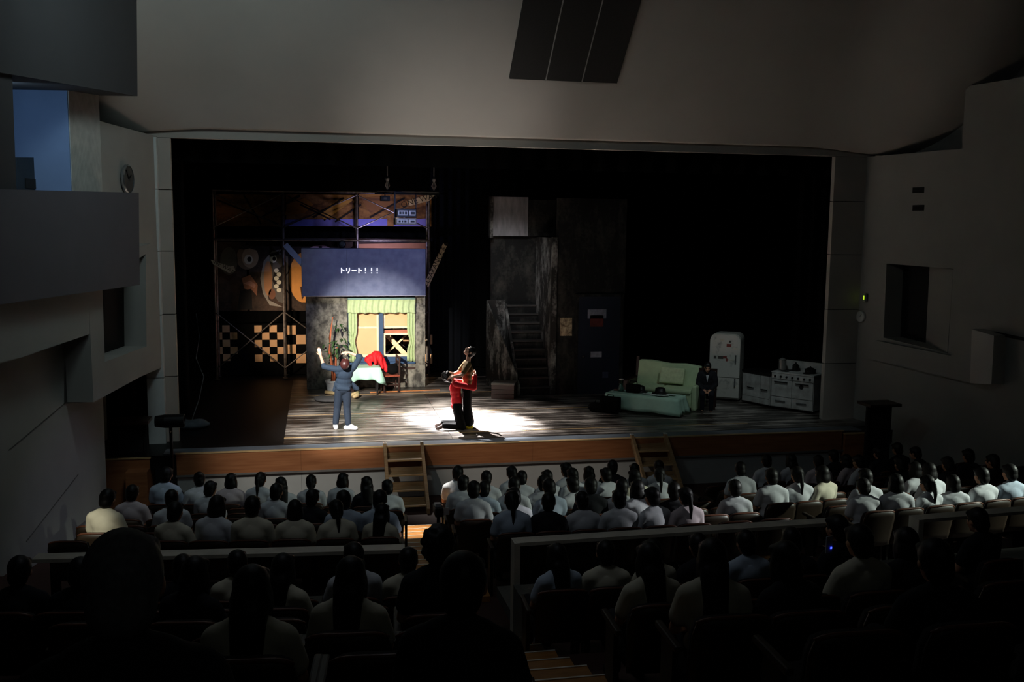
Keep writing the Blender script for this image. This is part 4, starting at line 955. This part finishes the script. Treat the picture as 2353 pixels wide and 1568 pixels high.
def hair_mb(kind, c, R):
    mb = MB(); c = Vector(c); T = lambda v: c+R @ Vector(v); e = lambda v, r: mb.ell(T(v), tuple(a*1.07 for a in r), R)
    e((0, -.02, .03), (.088, .1, .1)); e((0, -.06, -.03), (.078, .06, .085))
    for s_ in (-1, 1): e((s_*.06, -.02, .015), (.03, .05, .05)); e((s_*.035, .04, .075), (.046, .042, .03))
    if kind in ('bob', 'long'):
        e((0, -.045, -.05), (.097, .075, .11)); [e((s_*.078, .0, -.06), (.024, .045, .095)) for s_ in (-1, 1)]
    if kind == 'long':
        mb.cap(T((-.03, -.085, -.08)), T((-.045, -.115, -.34)), .065, .04); mb.cap(T((.03, -.085, -.08)), T((.045, -.115, -.34)), .065, .04); mb.cap(T((0, -.095, -.08)), T((0, -.13, -.37)), .06, .035)
    if kind == 'pony':
        e((0, -.115, .03), (.03, .03, .03)); mb.cap(T((0, -.13, .02)), T((0, -.15, -.12)), .032, .03); mb.cap(T((0, -.15, -.12)), T((0, -.135, -.28)), .03, .012)
    if kind == 'bun': e((0, -.1, .085), (.045, .045, .045)); e((0, -.11, .02), (.03, .03, .04))
    if kind == 'curly':
        r = random.Random(4)
        for k in range(60):
            v = Vector((r.gauss(0, 1), r.gauss(-.5, 1), r.gauss(.35, 1))).normalized()
            if v.y > .45: continue
            e((v.x*.095, -.02+v.y*.105, .025+v.z*.11), (.026, .026, .026))
    return mb

# ---- seated figure, hips over the origin, facing +Y
HC = Vector((0, .01, 1.115)); HR = frame((0, 1, -.12))
SH, EL, WR_ = [Vector((s_*.17, -.06, .9)) for s_ in (-1, 1)], [Vector((s_*.23, .02, .65)) for s_ in (-1, 1)], [Vector((s_*.1, .24, .6)) for s_ in (-1, 1)]
HP, KN, AN = [Vector((s_*.085, 0, .52)) for s_ in (-1, 1)], [Vector((s_*.11, .42, .53)) for s_ in (-1, 1)], [Vector((s_*.11, .4, .1)) for s_ in (-1, 1)]
def seated_body():
    mb = MB(); head(mb, HC, HR); mb.cap((0, -.05, .93), (0, -.03, 1.07), .052, .05)
    mb.ell((0, -.02, .54), (.16, .12, .1)); mb.ell((0, -.03, .68), (.135, .095, .14)); mb.ell((0, -.05, .83), (.155, .1, .15)); mb.cap(SH[0]*.8+Vector((0, -.01, .19)), SH[1]*.8+Vector((0, -.01, .19)), .055)
    for k in (0, 1):
        s_ = -1 if k == 0 else 1
        mb.cap(SH[k], EL[k], .05, .04); mb.cap(EL[k], WR_[k], .04, .027); hand(mb, WR_[k], (-s_*.5, 1, -.15), (0, 0, -1), s_, .5)
        mb.cap(HP[k], KN[k], .078, .058); mb.cap(KN[k], AN[k], .055, .036); mb.cap(AN[k], AN[k]+Vector((0, .14, -.055)), .036, .03)
    return mb
def seated_shirt(ex=.02):
    mb = MB(); mb.ell((0, -.02, .58), (.165+ex, .12+ex, .1)); mb.ell((0, -.035, .7), (.145+ex, .1+ex, .15)); mb.ell((0, -.05, .83), (.158+ex, .102+ex, .145)); mb.cap(SH[0]*.85+Vector((0, -.01, .14)), SH[1]*.85+Vector((0, -.01, .14)), .062+ex*.8); mb.cap((-.08, -.06, .95), (.08, -.06, .95), .066)
    mb.cap((0, -.05, .93), (0, -.043, .985), .068, .064)
    for k in (0, 1): mb.cap(SH[k], SH[k].lerp(EL[k], .62), .058+ex*.6, .05+ex)
    return mb
def seated_trousers():
    mb = MB(); mb.ell((0, -.01, .53), (.175, .135, .105))
    for k in (0, 1): mb.cap(HP[k], KN[k], .095, .074); mb.cap(KN[k], AN[k]+Vector((0, 0, .02)), .07, .058)
    return mb
BODY = organic(seated_body(), 'body', M_skin, .0125, 3, .45)
SHIRT = organic(seated_shirt(), 'shirt', M_shirts[0], .018, 4, .6)
TROU = organic(seated_trousers(), 'trousers', M_trouser, .02, 3, .5)
HAIR = {k: organic(hair_mb(k, HC, HR), 'hair', M_hair, .012, 3, .5) for k in HAIRS}
q = MB(); q.ell(AN[0]+Vector((0, .07, -.045)), (.05, .14, .055)); SHOE_L = organic(q, 'shoe', M_shoe, .018, 2, .6)
q = MB(); q.ell(AN[1]+Vector((0, .07, -.045)), (.05, .14, .055)); SHOE_R = organic(q, 'shoe', M_shoe, .018, 2, .6)
MM = MB(); eyes(None, HC, HR); EYE = [o for o in COL.objects if o.name.startswith('eye')]
EYEM = [o.data for o in EYE]
for o in EYE: bpy.data.objects.remove(o)
def sitter(label, loc, rz, sc_, hair, shirt, group, hairmat=None):
    o = link('person', BODY); o.location = loc; o.rotation_euler.z = rz; o.scale = (sc_, sc_, sc_); tag(o, label, 'person', group)
    link('hair', HAIR[hair], o, hairmat); link('shirt', SHIRT, o, M_shirts[shirt]); link('trousers', TROU, o)
    link('shoe', SHOE_L, o); link('shoe', SHOE_R, o)
    for m in EYEM: link('eye', m, o)
    return o

# ---- theatre seats
def seat_meshes():
    R = {}
    def back(z0, z1, w, y0, lean, th, bow):
        def f(u, v):
            a = (u-.5)*2; z = z0+(z1-z0)*v; e = 1-.10*max(0, v-.82)/.18*(a*a)
            zz = z-.035*(abs(a)**4)*v; return Vector((a*w*(.93+.07*v)*e, y0-lean*v-bow*(1-a*a), zz))
        return f
    m = MB().grid(back(.4, .815, .225, -.165, .09, 0, .03), 8, 5); o = m.build('pad', M_seat, smooth=True, solid=.06); R['backrest'] = o
    m = MB().grid(back(.34, .83, .235, -.215, .09, 0, .03), 10, 6); o2 = m.build('shell', M_seatwood, smooth=True, solid=.018); R['back_shell'] = o2
    m = MB(); pts = [Vector(back(.34, .83, .235, -.215, .09, 0, .03)(k/10, 1)) for k in range(11)]; m.tube(pts, .013, 6); R['top_rim'] = m.build('rim', M_seatrim, smooth=True)
    m = MB().box((0, .04, .39), (.43, .42, .1)); R['seat_cushion'] = m.build('cush', M_seat, bevel=.03)
    m = MB().bb((.245, -.2, .58), (.29, .18, .62)); R['armrest'] = m.build('arm', M_seatwood, bevel=.012)
    m = MB().bb((.25, -.14, .0), (.285, .06, .58)); R['side_frame'] = m.build('frame', M_blackmetal)
    m = MB().box((0, -.33, .79), (.07, .006, .022)); R['number_plate'] = m.build('plate', M_plate)
    out = {}; dg = DG(); dg.update()
    for k, o in R.items():
        out[k] = bpy.data.meshes.new_from_object(o.evaluated_get(dg)); bpy.data.objects.remove(o)
    return out
SM = seat_meshes()
def theatre_seat(label, loc, rz, last, group, endlit=False):
    t = thing('theatre_seat', label, 'seat', loc, rz, group)
    for k, me in SM.items():
        link(k, me, t)
    o = link('armrest', SM['armrest'], t); o.location.x = -.535; o = link('side_frame', SM['side_frame'], t); o.location.x = -.535
    return t

# ---- tiers of the house floor
HY = .4; XC = -.4; KC = .013
ROWS_F = [-2.9-.815*k for k in range(7)]; ROWS_R = [-10.95-.945*k for k in range(7)]
def zf(q):
    if q > -9.0: return -.1+.205*max(0, -2.9-q)
    return 1.37+.33*(-10.75-q)
fl_ = srot('floor_house')
def arcstrip(q0, q1, z, z0, x0=-9.5, x1=10, n=26):
    mb = MB()
    P_ = [[(x0+(x1-x0)*i/n, q+KC*(x0+(x1-x0)*i/n-XC)**2) for i in range(n+1)] for q in (q0, q1)]
    V = [[mb.bm.verts.new((x, y, zz)) for x, y in P_[j]] for j, zz in ((0, z), (1, z), (1, z0), (0, z0))]
    for a, b in ((0, 1), (1, 2), (2, 3), (3, 0)):
        for i in range(n): mb.bm.faces.new((V[a][i], V[a][i+1], V[b][i+1], V[b][i]))
    for i in (0, n): mb.bm.faces.new([V[k][i] for k in (0, 1, 2, 3)])
    return mb
MB().bb((-9.5, ROWS_F[0]-.3, -.3), (10, .04, -.1)).build('front_floor', M_carpet, fl_)
allr = [(q, zf(q)) for q in ROWS_F]
for i, (q, z) in enumerate(allr):
    q0 = q+.43; q1 = (allr[i+1][0]+.43) if i < 6 else -9.9
    if i: arcstrip(q1, q0, z, z-.6).build('tier', M_carpet, fl_)
    else: arcstrip(q1, -2.0, z+.002, z-.2).build('tier', M_carpet, fl_)
for i, q in enumerate(ROWS_R):
    q0 = q+.52; q1 = ROWS_R[i+1]+.52 if i < 6 else -19.5
    arcstrip(q1, q0, zf(q), zf(q)-.9).build('tier', M_carpet, fl_)
def yq(q, x): return q+KC*(x-XC)**2
AL, AR = (-3.32, -2.28), (1.52, 2.3)
for nm, (xa_, xb_) in (('left', AL), ('right', AR)):
    for k in range(15):
        y = -2.12-.395*k; z = -.1+.18*(-1.7-y)
        t_ = MB().bb((xa_+.06, y-.395, z-.16), (xb_-.06, y, z)).build('aisle_tread', M_tread, fl_)
        MB().bb((xa_+.06, y-.014, z-.03), (xb_-.06, y+.006, z+.006)).build('nosing', mat('steel_nosing', '#e2ded2', .35, .5), t_)
    for i, q in enumerate(ROWS_R):
        z = zf(q); xm_ = (xa_+xb_)/2
        for dy, dz in ((.52, .03), (1.0, -.13)):
            y = yq(q, xm_)+dy
            t_ = MB().bb((xa_+.0, y-.48, z+dz-.12), (xb_-.1, y, z+dz)).build('aisle_tread', M_tread, fl_)
            MB().bb((xa_+.0, y-.012, z+dz-.03), (xb_-.1, y+.006, z+dz+.006)).build('nosing', mat('steel_nosing', '#e2ded2', .35, .5), t_)

# ---- low walls before the rear section
def lowwall(name, a, b, z, post=None):
    w = srot(name); a, b = Vector((*a, 0)), Vector((*b, 0)); d = (b-a).normalized(); n = 4
    for k in range(n):
        p, q_ = a.lerp(b, k/n), a.lerp(b, (k+1)/n)-d*.006
        MB().bar((*p.xy, (z+.5)/2), (*q_.xy, (z+.5)/2), z-.5-.04, .12, (0, 0, 1)).build('wall_panel', mat('low_wall_grey', '#56554f', .85), w)
    MB().bar((*a.xy, z-.015), (*b.xy, z-.015), .17, .035, (0, 0, 1)).build('cap_rail', mat('pale_cap_rail', '#c4bfb0', .45), w)
    for p in post or []:
        MB().bb((p[0]-.03, p[1]-.09, .4), (p[0]+.03, p[1]+.09, z)).build('end_post', mat('pale_cap_rail', '#c4bfb0', .45), w)
        MB().bb((p[0]-.035, p[1]-.62, .4), (p[0]+.03, p[1]-.08, z-.42)).build('end_block', mat('low_wall_grey', '#56554f', .85), w)
# bars above are laid flat: width is vertical
ZB = 2.2
def bw_pt(px, py): p = at(px, py, 2, ZB); return (p.x, p.y)
lowwall('wall_low_left', bw_pt(80, 1280), bw_pt(930, 1258), ZB)
lowwall('wall_low_centre', bw_pt(1183, 1243), bw_pt(1930, 1195), ZB, [bw_pt(1185, 1243)])
e0 = bw_pt(2106, 1190); e1 = bw_pt(2353, 1170); e1 = (e1[0]+3.5, e1[1]+.25)
lowwall('wall_low_right', e0, e1, ZB, [e0])

# ---- the audience: photograph position of each head, hair and shirt
FR = [(381,1092,'short',1),(458,1103,'bun',0),(530,1105,'bob',4),(597,1103,'pony',0),(645,1112,'long',0),(715,1107,'pony',0),(785,1105,'bob',0),(843,1112,'long',3),
(482,1124,'short',0),(635,1130,'short',0),(789,1147,'short',1),(892,1122,'short',0),(874,1146,'short',1),(394,1146,'short',0),(302,1135,'short',4),(435,1166,'bob',0),(529,1163,'short',2),(720,1142,'short',3),
(239,1150,'short',2),(402,1176,'short',2),(677,1174,'bob',2),(775,1174,'pony',2),(874,1190,'long',2),
(1052,1087,'short',0),(1118,1101,'short',0),(1063,1112,'short',0),(1088,1128,'short',0),(1113,1124,'short',1),(1164,1117,'short',0),(1182,1142,'short',0),(1180,1090,'short',0),(1200,1101,'short',0),
(1235,1099,'short',0),(1224,1114,'short',0),(1266,1096,'short',0),(1265,1122,'short',1),(1299,1079,'short',0),(1326,1089,'bob',0),(1297,1114,'short',0),(1359,1079,'short',3),(1360,1120,'short',3),(1391,1091,'short',0),(1421,1085,'short',0),(1407,1122,'short',0),(1458,1096,'bob',2),(1469,1127,'bob',0),(1492,1077,'short',0),(1510,1094,'pony',0),(1336,1155,'short',0),(1430,1145,'short',0),(1515,1145,'pony',4),(1548,1127,'short',3),(1178,1155,'pony',1),(1219,1158,'short',3),(1369,1147,'short',0),
(1705,1081,'short',0),(1763,1061,'short',0),(1817,1057,'long',0),(1774,1096,'short',0),(1832,1093,'pony',0),(1884,1063,'short',4),(1917,1048,'short',3),(1886,1090,'bob',2),(1949,1060,'bob',4),(1982,1063,'short',0),(1988,1096,'short',0),(1991,1122,'short',0),(2067,1066,'short',3),(2110,1042,'short',3),(2056,1108,'bob',0),(2127,1110,'pony',0),(2101,1078,'bob',0),(2143,1084,'bob',0),(2185,1069,'short',3),(2191,1114,'bob',0),(2230,1049,'short',3),(2256,1093,'short',0),(2280,1060,'short',3),(2316,1084,'short',1),(1689,1122,'short',0),(2020,1042,'short',3),(2068,1033,'short',3)]
RR = [(522,1295,'short',2,0),(371,1302,'short',3,0),(296,1302,'short',3,0),(812,1275,'short',0,0),(938,1288,'short',2,0),(1278,1276,'long',1,0),(1344,1272,'short',2,0),(1409,1273,'bob',2,0),(1506,1263,'pony',3,0),(1597,1255,'short',1,0),(1683,1249,'bob',3,0),(2257,1198,'short',3,0),
(650,1305,'long',2,1),(184,1325,'short',3,1),(44,1332,'short',3,1),(1870,1215,'short',3,0),(1969,1240,'short',2,2),
(1006,1262,'curly',3,2),(805,1330,'long',2,3),(445,1356,'bob',3,2),(2070,1265,'bob',3,2),(1495,1304,'long',2,2),
(581,1378,'long',2,4),(1642,1290,'long',2,3),(1800,1290,'bob',3,3),(1060,1350,'short',3,5),(2150,1300,'short',3,4),(290,1405,'grey',3,6)]
ORD = ('first', 'second', 'third', 'fourth', 'fifth', 'sixth', 'seventh', 'eighth', 'ninth', 'tenth', 'eleventh', 'twelfth', 'thirteenth', 'fourteenth', 'fifteenth', 'sixteenth', 'seventeenth', 'eighteenth', 'nineteenth', 'twentieth')
SHN = ('white shirt', 'pale blue shirt', 'cream shirt', 'dark top', 'pale pink shirt')
HRN = {'grey': 'short grey hair', 'short': 'short dark hair', 'bob': 'bobbed dark hair', 'long': 'long dark hair', 'pony': 'a dark ponytail', 'bun': 'a dark hair bun', 'curly': 'curly dark hair'}
def ray_row(px, py, q):
    d = FW + RT*((px-1176.5)/FPX) - UP*((py-784)/FPX); y = q
    for _ in range(4):
        P_ = CAM+d*((y-CAM.y)/d.y); y = yq(q, P_.x)
    return P_
def pick(px, py, rows):
    best = None
    for i, q in enumerate(rows):
        P_ = ray_row(px, py, q); e = abs(P_.z-zf(q)-1.12)
        if best is None or e < best[0]: best = (e, i, P_)
    return best[1], best[2]
rng = random.Random(11)
def block_of(x):
    return 0 if x < -2.8 else (1 if x < 1.8 else 2)
place = {}
for px, py, h, s_ in FR:
    i, P_ = pick(px, py, ROWS_F); place.setdefault(('F', i, block_of(P_.x)), []).append([P_.x, P_, h, s_])
for px, py, h, s_, i in RR:
    P_ = ray_row(px, py, ROWS_R[i]); place.setdefault(('R', i, block_of(P_.x)), []).append([P_.x, P_, h, s_])
BN = ('left', 'centre', 'right')
LIM = {'F': ((-7.05, -3.6), (-2.0, 1.25), (2.6, 8.2)), 'R': ((-6.9, -3.75), (-2.0, 1.15), (2.6, 5.2))}
for sec, rows in (('F', ROWS_F), ('R', ROWS_R)):
    for i, q in enumerate(rows):
        for b in range(3):
            ppl = sorted(place.get((sec, i, b), []), key=lambda a: a[0]); lo, hi = LIM[sec][b]
            if sec == 'R' and not ppl: continue
            # keep shoulders apart
            for k in range(1, len(ppl)):
                if ppl[k][0]-ppl[k-1][0] < .44: ppl[k][0] = ppl[k-1][0]+.44
            xsn = [p[0] for p in ppl]; seats = list(xsn)
            if sec == 'R': lo, hi = max(lo, xsn[0]-.6), min(hi, xsn[-1]+.6)
            edges = [lo-.53]+xsn+[hi+.53]
            for a, c_ in zip(edges, edges[1:]):
                n_ = int(round((c_-a)/.53))-1
                for k in range(n_): seats.append(a+(c_-a)*(k+1)/(n_+1))
            where = '%s row, %s %s block' % (ORD[i], BN[b], 'front' if sec == 'F' else 'rear')
            z = zf(q)
            for k, x in enumerate(sorted(seats)):
                y = yq(q, x); rz = 2*KC*(x-XC)*.9
                taken = any(abs(x-v) < 1e-6 for v in xsn)
                theatre_seat('%s dark theatre seat, %s from left, %s' % ('occupied' if taken else 'empty', ORD[min(k, 19)], where), (x, y, z), rz, False, 'theatre seats')
            for k, (x, P_, h, s_) in enumerate(ppl):
                y = yq(q, x); sc_ = max(.9, min(1.1, (P_.z-z)/1.13)); rz = 2*KC*(x-XC)+rng.uniform(-.3, .3)
                lab = 'person with %s, %s, %s from left, %s' % (HRN[h], SHN[s_], ORD[k], where)
                o = sitter(lab, (x, y-.005, z+.005), rz, sc_*(1.08 if h == 'grey' else 1), 'short' if h == 'grey' else h, s_, 'seated audience', mat('grey_hair', '#6a6a6c', .7, scale=50, var=.3) if h == 'grey' else None)
                o.rotation_euler.x = rng.uniform(-.1, .03)
# near grey-haired head gets lighter hair rims from the light only

# ---- small things in the house
c = at(1007, 1172, 1, -5.6); t = thing('video_camera', 'dark video camera with silver parts on a tripod in the left aisle', 'camera', (c.x, -5.6, zf(-5.36)+.03)); hz = c.z-t.location.z
MB().bb((-.06, -.14, hz-.07), (.06, .16, hz+.06)).build('body', M_blackmetal, t, bevel=.015)
MB().lathe([(0, 0), (.045, 0), (.05, .1), (.04, .1), (0, .08)], M=Matrix.Translation((0, .15, hz)) @ Matrix.Rotation(-PI/2, 4, 'X')).build('lens', M_blackmetal, t)
MB().bb((-.05, -.06, hz+.06), (.03, .04, hz+.1)).build('top_handle', mat('silver', '#cfd2d6', .3, .6), t); MB().bb((.065, -.1, hz-.05), (.14, -.08, hz+.05)).build('screen', mat('silver', '#cfd2d6', .3, .6), t)
MB().tube([(0, 0, hz*.35), (0, 0, hz-.07)], .022, 8).build('column', M_blackmetal, t)
for k in range(3):
    a = k*2*PI/3+.5; MB().tube([(0, 0, hz*.7), (.26*math.cos(a), .26*math.sin(a), .01)], .013, 6).build('leg', M_blackmetal, t)
c = at(1905, 1252, 1, -11.9); t = thing('phone', 'pale phone with a tiny blue light held up in the right rear seats', 'phone', c, .3)
MB().bb((-.035, -.005, -.07), (.035, .005, .07)).build('case', mat('pale_phone', '#a8acb4', .5), t, bevel=.004); MB().bb((.012, -.009, -.035), (.026, -.005, -.022)).build('blue_light', mat('blue_led', '#3040ff', .4, emit='#3040ff', estr=6), t)

# ---- man in blue on the stage, seen from behind, head thrown back, arms up
root = at(790, 986, 2, S)
Hc = Vector((.035, -.17, 1.44)); Hr = frame((.15, .45, .95), (0, -1, .4))
shL, shR = Vector((-.15, -.09, 1.31)), Vector((.21, -.09, 1.335)); elL, elR = Vector((-.4, -.04, 1.36)), Vector((.36, -.02, 1.56)); wrL, wrR = Vector((-.47, .0, 1.6)), Vector((.12, .03, 1.65))
hpL, hpR, knL, knR, anL, anR = Vector((-.09, .0, .84)), Vector((.08, 0, .84)), Vector((-.13, .05, .46)), Vector((.07, 0, .46)), Vector((-.17, .0, .09)), Vector((.09, -.1, .09))
mb = MB(); head(mb, Hc, Hr); mb.cap((.03, -.08, 1.33), Hc*.8+Vector((.006, -.016, 1.36))*.2, .055, .052)
mb.ell((0, 0, .88), (.16, .11, .12)); mb.ell((.01, -.02, 1.03), (.14, .095, .15)); mb.ell((.025, -.05, 1.2), (.16, .1, .15)); mb.cap(shL+Vector((.05, 0, 0)), shR-Vector((.05, 0, 0)), .06)
for a, b, c_ in ((shL, elL, wrL), (shR, elR, wrR)): mb.cap(a, b, .052, .042); mb.cap(b, c_, .042, .028)
hand(mb, wrL, (-.25, .05, 1), (.3, 1, .1), 1, .25); hand(mb, wrR, (-1, .1, -.02), (0, .5, -1), 1, .3)
for a, b, c_ in ((hpL, knL, anL), (hpR, knR, anR)): mb.cap(a, b, .08, .056); mb.cap(b, c_, .055, .036)
mb.cap(anL, anL+Vector((-.02, .14, -.05)), .035, .03); mb.cap(anR, anR+Vector((.13, -.04, -.05)), .035, .03)
man = link('person', organic(mb, 'person', M_skinlight, .009, 3)); man.location = root
tag(man, 'person in a blue suit and white shoes on stage, back turned, arms raised', 'person')
q = hair_mb('short', Hc, Hr); q.ell(Hc+Hr @ Vector((0, -.03, .05)), (.105, .115, .1), Hr); link('hair', organic(q, 'hair', M_hairbrown, .01, 3), man); eyes(man, Hc, Hr)
M_suit = mat('slate_blue_suit', '#2b3a4c', .85, scale=30, var=.06)
mb = MB(); mb.ell((0, .0, .95), (.19, .125, .12)); mb.ell((.01, -.02, 1.05), (.17, .115, .15)); mb.ell((.025, -.05, 1.2), (.185, .12, .15)); mb.cap(shL+Vector((.04, 0, 0)), shR-Vector((.04, 0, 0)), .075)
mb.cap(shL, elL, .072, .06); mb.cap(shR, elR, .072, .06); mb.cap(elR, elR.lerp(wrR, .25), .06, .05); mb.cap(elL, elL.lerp(wrL, .2), .06, .052)
mb.cap((.16, .03, 1.0), (.29, .05, .86), .045, .05); mb.cap((.12, .05, .95), (.27, .08, .83), .03, .03); mb.cap((-.14, .02, 1.0), (-.19, .03, .84), .05, .04); mb.cap((-.1, -.09, .9), (.1, -.09, .88), .05)
mb.cap((-.13, -.1, 1.235), (.18, -.1, 1.27), .045)
link('jacket', organic(mb, 'jacket', M_suit, .012, 3), man)
mb = MB(); mb.ell((0, 0, .87), (.175, .125, .12))
for a, b, c_ in ((hpL, knL, anL), (hpR, knR, anR)): mb.cap(a, b, .098, .08); mb.cap(b, c_+Vector((0, 0, .05)), .08, .068)
link('trousers', organic(mb, 'trousers', mat('slate_blue_trousers', '#253040', .85, scale=30, var=.06), .012, 3), man)
M_sneak = mat('white_sneaker', '#eceef0', .5)
for a, d in ((anL, Vector((-.1, 1, 0))), (anR, Vector((1, -.35, 0)))):
    d = d.normalized(); mb = MB(); mb.cap(a-d*.05+Vector((0, 0, -.045)), a+d*.17+Vector((0, 0, -.05)), .052, .045); mb.cap(a+Vector((0, 0, .0)), a+d*.1+Vector((0, 0, -.02)), .056, .045)
    link('shoe', organic(mb, 'shoe', M_sneak, .011, 2), man)

# ---- the embracing pair
root = at(1070, 984, 2, S)
# standing one, facing -X
Hc = Vector((.085, 0, 1.67)); Hr = frame((-.62, -.12, .78), (.78, 0, .62))
sh = [Vector((.03, s_*.17, 1.41)) for s_ in (-1, 1)]; el = [Vector((-.12, s_*.24, 1.2)) for s_ in (-1, 1)]; wr_ = [Vector((-.27, s_*.15, 1.16)) for s_ in (-1, 1)]
hp_ = [Vector((.03, s_*.085, .86)) for s_ in (-1, 1)]; kn = [Vector((.03, s_*.09, .47)) for s_ in (-1, 1)]; an_ = [Vector((.06, s_*.09, .09)) for s_ in (-1, 1)]
mb = MB(); head(mb, Hc, Hr); mb.cap((.04, 0, 1.44), (.07, 0, 1.6), .054, .05); mb.ell((.03, 0, .9), (.11, .16, .12)); mb.ell((.03, 0, 1.07), (.095, .14, .15)); mb.ell((.03, 0, 1.26), (.105, .16, .16)); mb.cap(sh[0]*.8+Vector((.006, 0, .28)), sh[1]*.8+Vector((.006, 0, .28)), .06)
for k in (0, 1):
    s_ = -1 if k == 0 else 1; mb.cap(sh[k], el[k], .052, .042); mb.cap(el[k], wr_[k], .042, .028); hand(mb, wr_[k], (-.9, -s_*.25, -.1), (.1, -s_*.6, -.8), -s_, .4)
    mb.cap(hp_[k], kn[k], .08, .058); mb.cap(kn[k], an_[k], .056, .037); mb.cap(an_[k], an_[k]+Vector((-.14, 0, -.05)), .036, .03)
pb = link('person', organic(mb, 'person', M_skinlight, .009, 3)); pb.location = root
tag(pb, 'standing person in mustard top, head thrown back, hugged by the kneeling one', 'person')
link('hair', organic(hair_mb('short', Hc, Hr), 'hair', M_hair, .01, 3), pb); eyes(pb, Hc, Hr)
M_must = mat('mustard_top', '#6f5a34', .85, scale=20)
mb = MB(); mb.ell((.03, 0, 1.0), (.115, .16, .14)); mb.ell((.03, 0, 1.13), (.112, .155, .15)); mb.ell((.03, 0, 1.27), (.122, .172, .16)); mb.cap(sh[0]*.85+Vector((.004, 0, .205)), sh[1]*.85+Vector((.004, 0, .205)), .07)
for k in (0, 1): mb.cap(sh[k], sh[k].lerp(el[k], .75), .066, .056)
link('top', organic(mb, 'top', M_must, .012, 3), pb)
mb = MB(); mb.ell((.03, 0, .88), (.125, .172, .14))
for k in (0, 1): mb.cap(hp_[k], kn[k], .097, .082); mb.cap(kn[k], an_[k]+Vector((0, 0, .07)), .085, .115)
link('trousers', organic(mb, 'trousers', mat('black_trousers', '#060607', .9, spec=.15), .012, 3), pb)
for k in (0, 1):
    mb = MB(); mb.cap(an_[k]+Vector((.05, 0, -.045)), an_[k]+Vector((-.18, 0, -.05)), .045, .036); mb.cap(an_[k], an_[k]+Vector((-.07, 0, -.03)), .05, .04)
    link('shoe', organic(mb, 'shoe', mat('yellow_shoe', '#d8c820', .5), .011, 2), pb)
# kneeling one in red, facing +X
Hc = Vector((-.37, -.02, 1.15)); Hr = frame((.62, -.1, .78), (-.78, 0, .62))
sh = [Vector((-.24, s_*.18, 1.0)) for s_ in (1, -1)]; el = [Vector((.0, .32, .96)), Vector((.13, -.27, .92))]; wr_ = [Vector((.2, .2, 1.1)), Vector((.19, -.13, 1.18))]
hp_ = [Vector((-.2, s_*.085, .5)) for s_ in (1, -1)]; kn = [Vector((-.1, s_*.17, .075)) for s_ in (1, -1)]; an_ = [Vector((-.5, .14, .1)), Vector((-.52, -.16, .1))]
mb = MB(); head(mb, Hc, Hr); mb.cap((-.25, 0, 1.0), (-.34, -.01, 1.1), .054, .05); mb.ell((-.2, 0, .53), (.115, .16, .12)); mb.ell((-.21, 0, .68), (.095, .14, .15)); mb.ell((-.23, 0, .86), (.105, .16, .16)); mb.cap(sh[0]*.8+Vector((-.048, 0, .2)), sh[1]*.8+Vector((-.048, 0, .2)), .06)
for k in (0, 1):
    s_ = 1 if k == 0 else -1; mb.cap(sh[k], el[k], .052, .042); mb.cap(el[k], wr_[k], .042, .028); hand(mb, wr_[k], (.1, -s_*.8, .4), (-1, 0, 0), s_, .5)
    mb.cap(hp_[k], kn[k], .08, .058); mb.cap(kn[k], an_[k], .056, .037); mb.cap(an_[k], an_[k]+Vector((-.12, 0, -.06)), .036, .028)
pa = link('person', organic(mb, 'person', M_skinlight, .009, 3)); pa.location = root
tag(pa, 'kneeling person in a red jacket with curly black hair', 'person')
link('hair', organic(hair_mb('curly', Hc, Hr), 'hair', M_hair, .01, 2), pa); eyes(pa, Hc, Hr)
mb = MB(); mb.ell((-.2, 0, .5), (.125, .172, .12)); mb.ell((-.2, 0, .62), (.12, .165, .16)); mb.ell((-.22, 0, .76), (.115, .16, .14)); mb.ell((-.23, 0, .87), (.125, .178, .16)); mb.cap(sh[0]*.85+Vector((-.036, 0, .15)), sh[1]*.85+Vector((-.036, 0, .15)), .07)
for k in (0, 1): mb.cap(sh[k], el[k], .07, .062); mb.cap(el[k], el[k].lerp(wr_[k], .9), .06, .046)
link('jacket', organic(mb, 'jacket', M_red, .012, 3), pa)
mb = MB(); mb.ell((-.19, 0, .5), (.12, .165, .1))
for k in (0, 1): mb.cap(hp_[k], kn[k], .105, .088); mb.cap(kn[k], an_[k]+Vector((.04, 0, 0)), .082, .07)
link('trousers', organic(mb, 'trousers', mat('black_trousers', '#060607', .9, spec=.15), .012, 3), pa)
for k in (0, 1):
    mb = MB(); a = an_[k]; mb.cap(a+Vector((.02, 0, -.0)), a+Vector((-.1, 0, -.055)), .045, .042); mb.cap(a+Vector((-.09, 0, -.04)), a+Vector((-.13, 0, -.06)), .04, .032)
    link('shoe', organic(mb, 'shoe', mat('brown_shoe', '#3a2620', .4), .011, 2), pa)
# dark-suited person on a chair at the right end of the sofa
simple_chair('dark wooden chair at the right end of the green sofa', 4.99, 2.92, ca+.2, M_darkwood)
o = sitter('person in a dark suit sitting bent forward beside the green sofa', (4.97, 2.9, S+.02), ca+PI+.3, .95, 'short', 3, None)
o.rotation_euler.x = -.24
mb = seated_shirt(.026)
for k in (0, 1): mb.cap(SH[k], EL[k], .07, .06); mb.cap(EL[k], WR_[k], .058, .045)
jm = organic(mb, 'jacket', M_shirts[3], .018, 3)
for c_ in o.children:
    if c_.name.startswith('shirt'): c_.data = jm; c_.name = 'jacket'
MB().poly([Vector((-.035, .085, .93)), Vector((.035, .085, .93)), Vector((.0, .1, .74))], (0, .012, 0)).build('shirt_front', M_shirts[0], o)
if 'group' in o: del o['group']
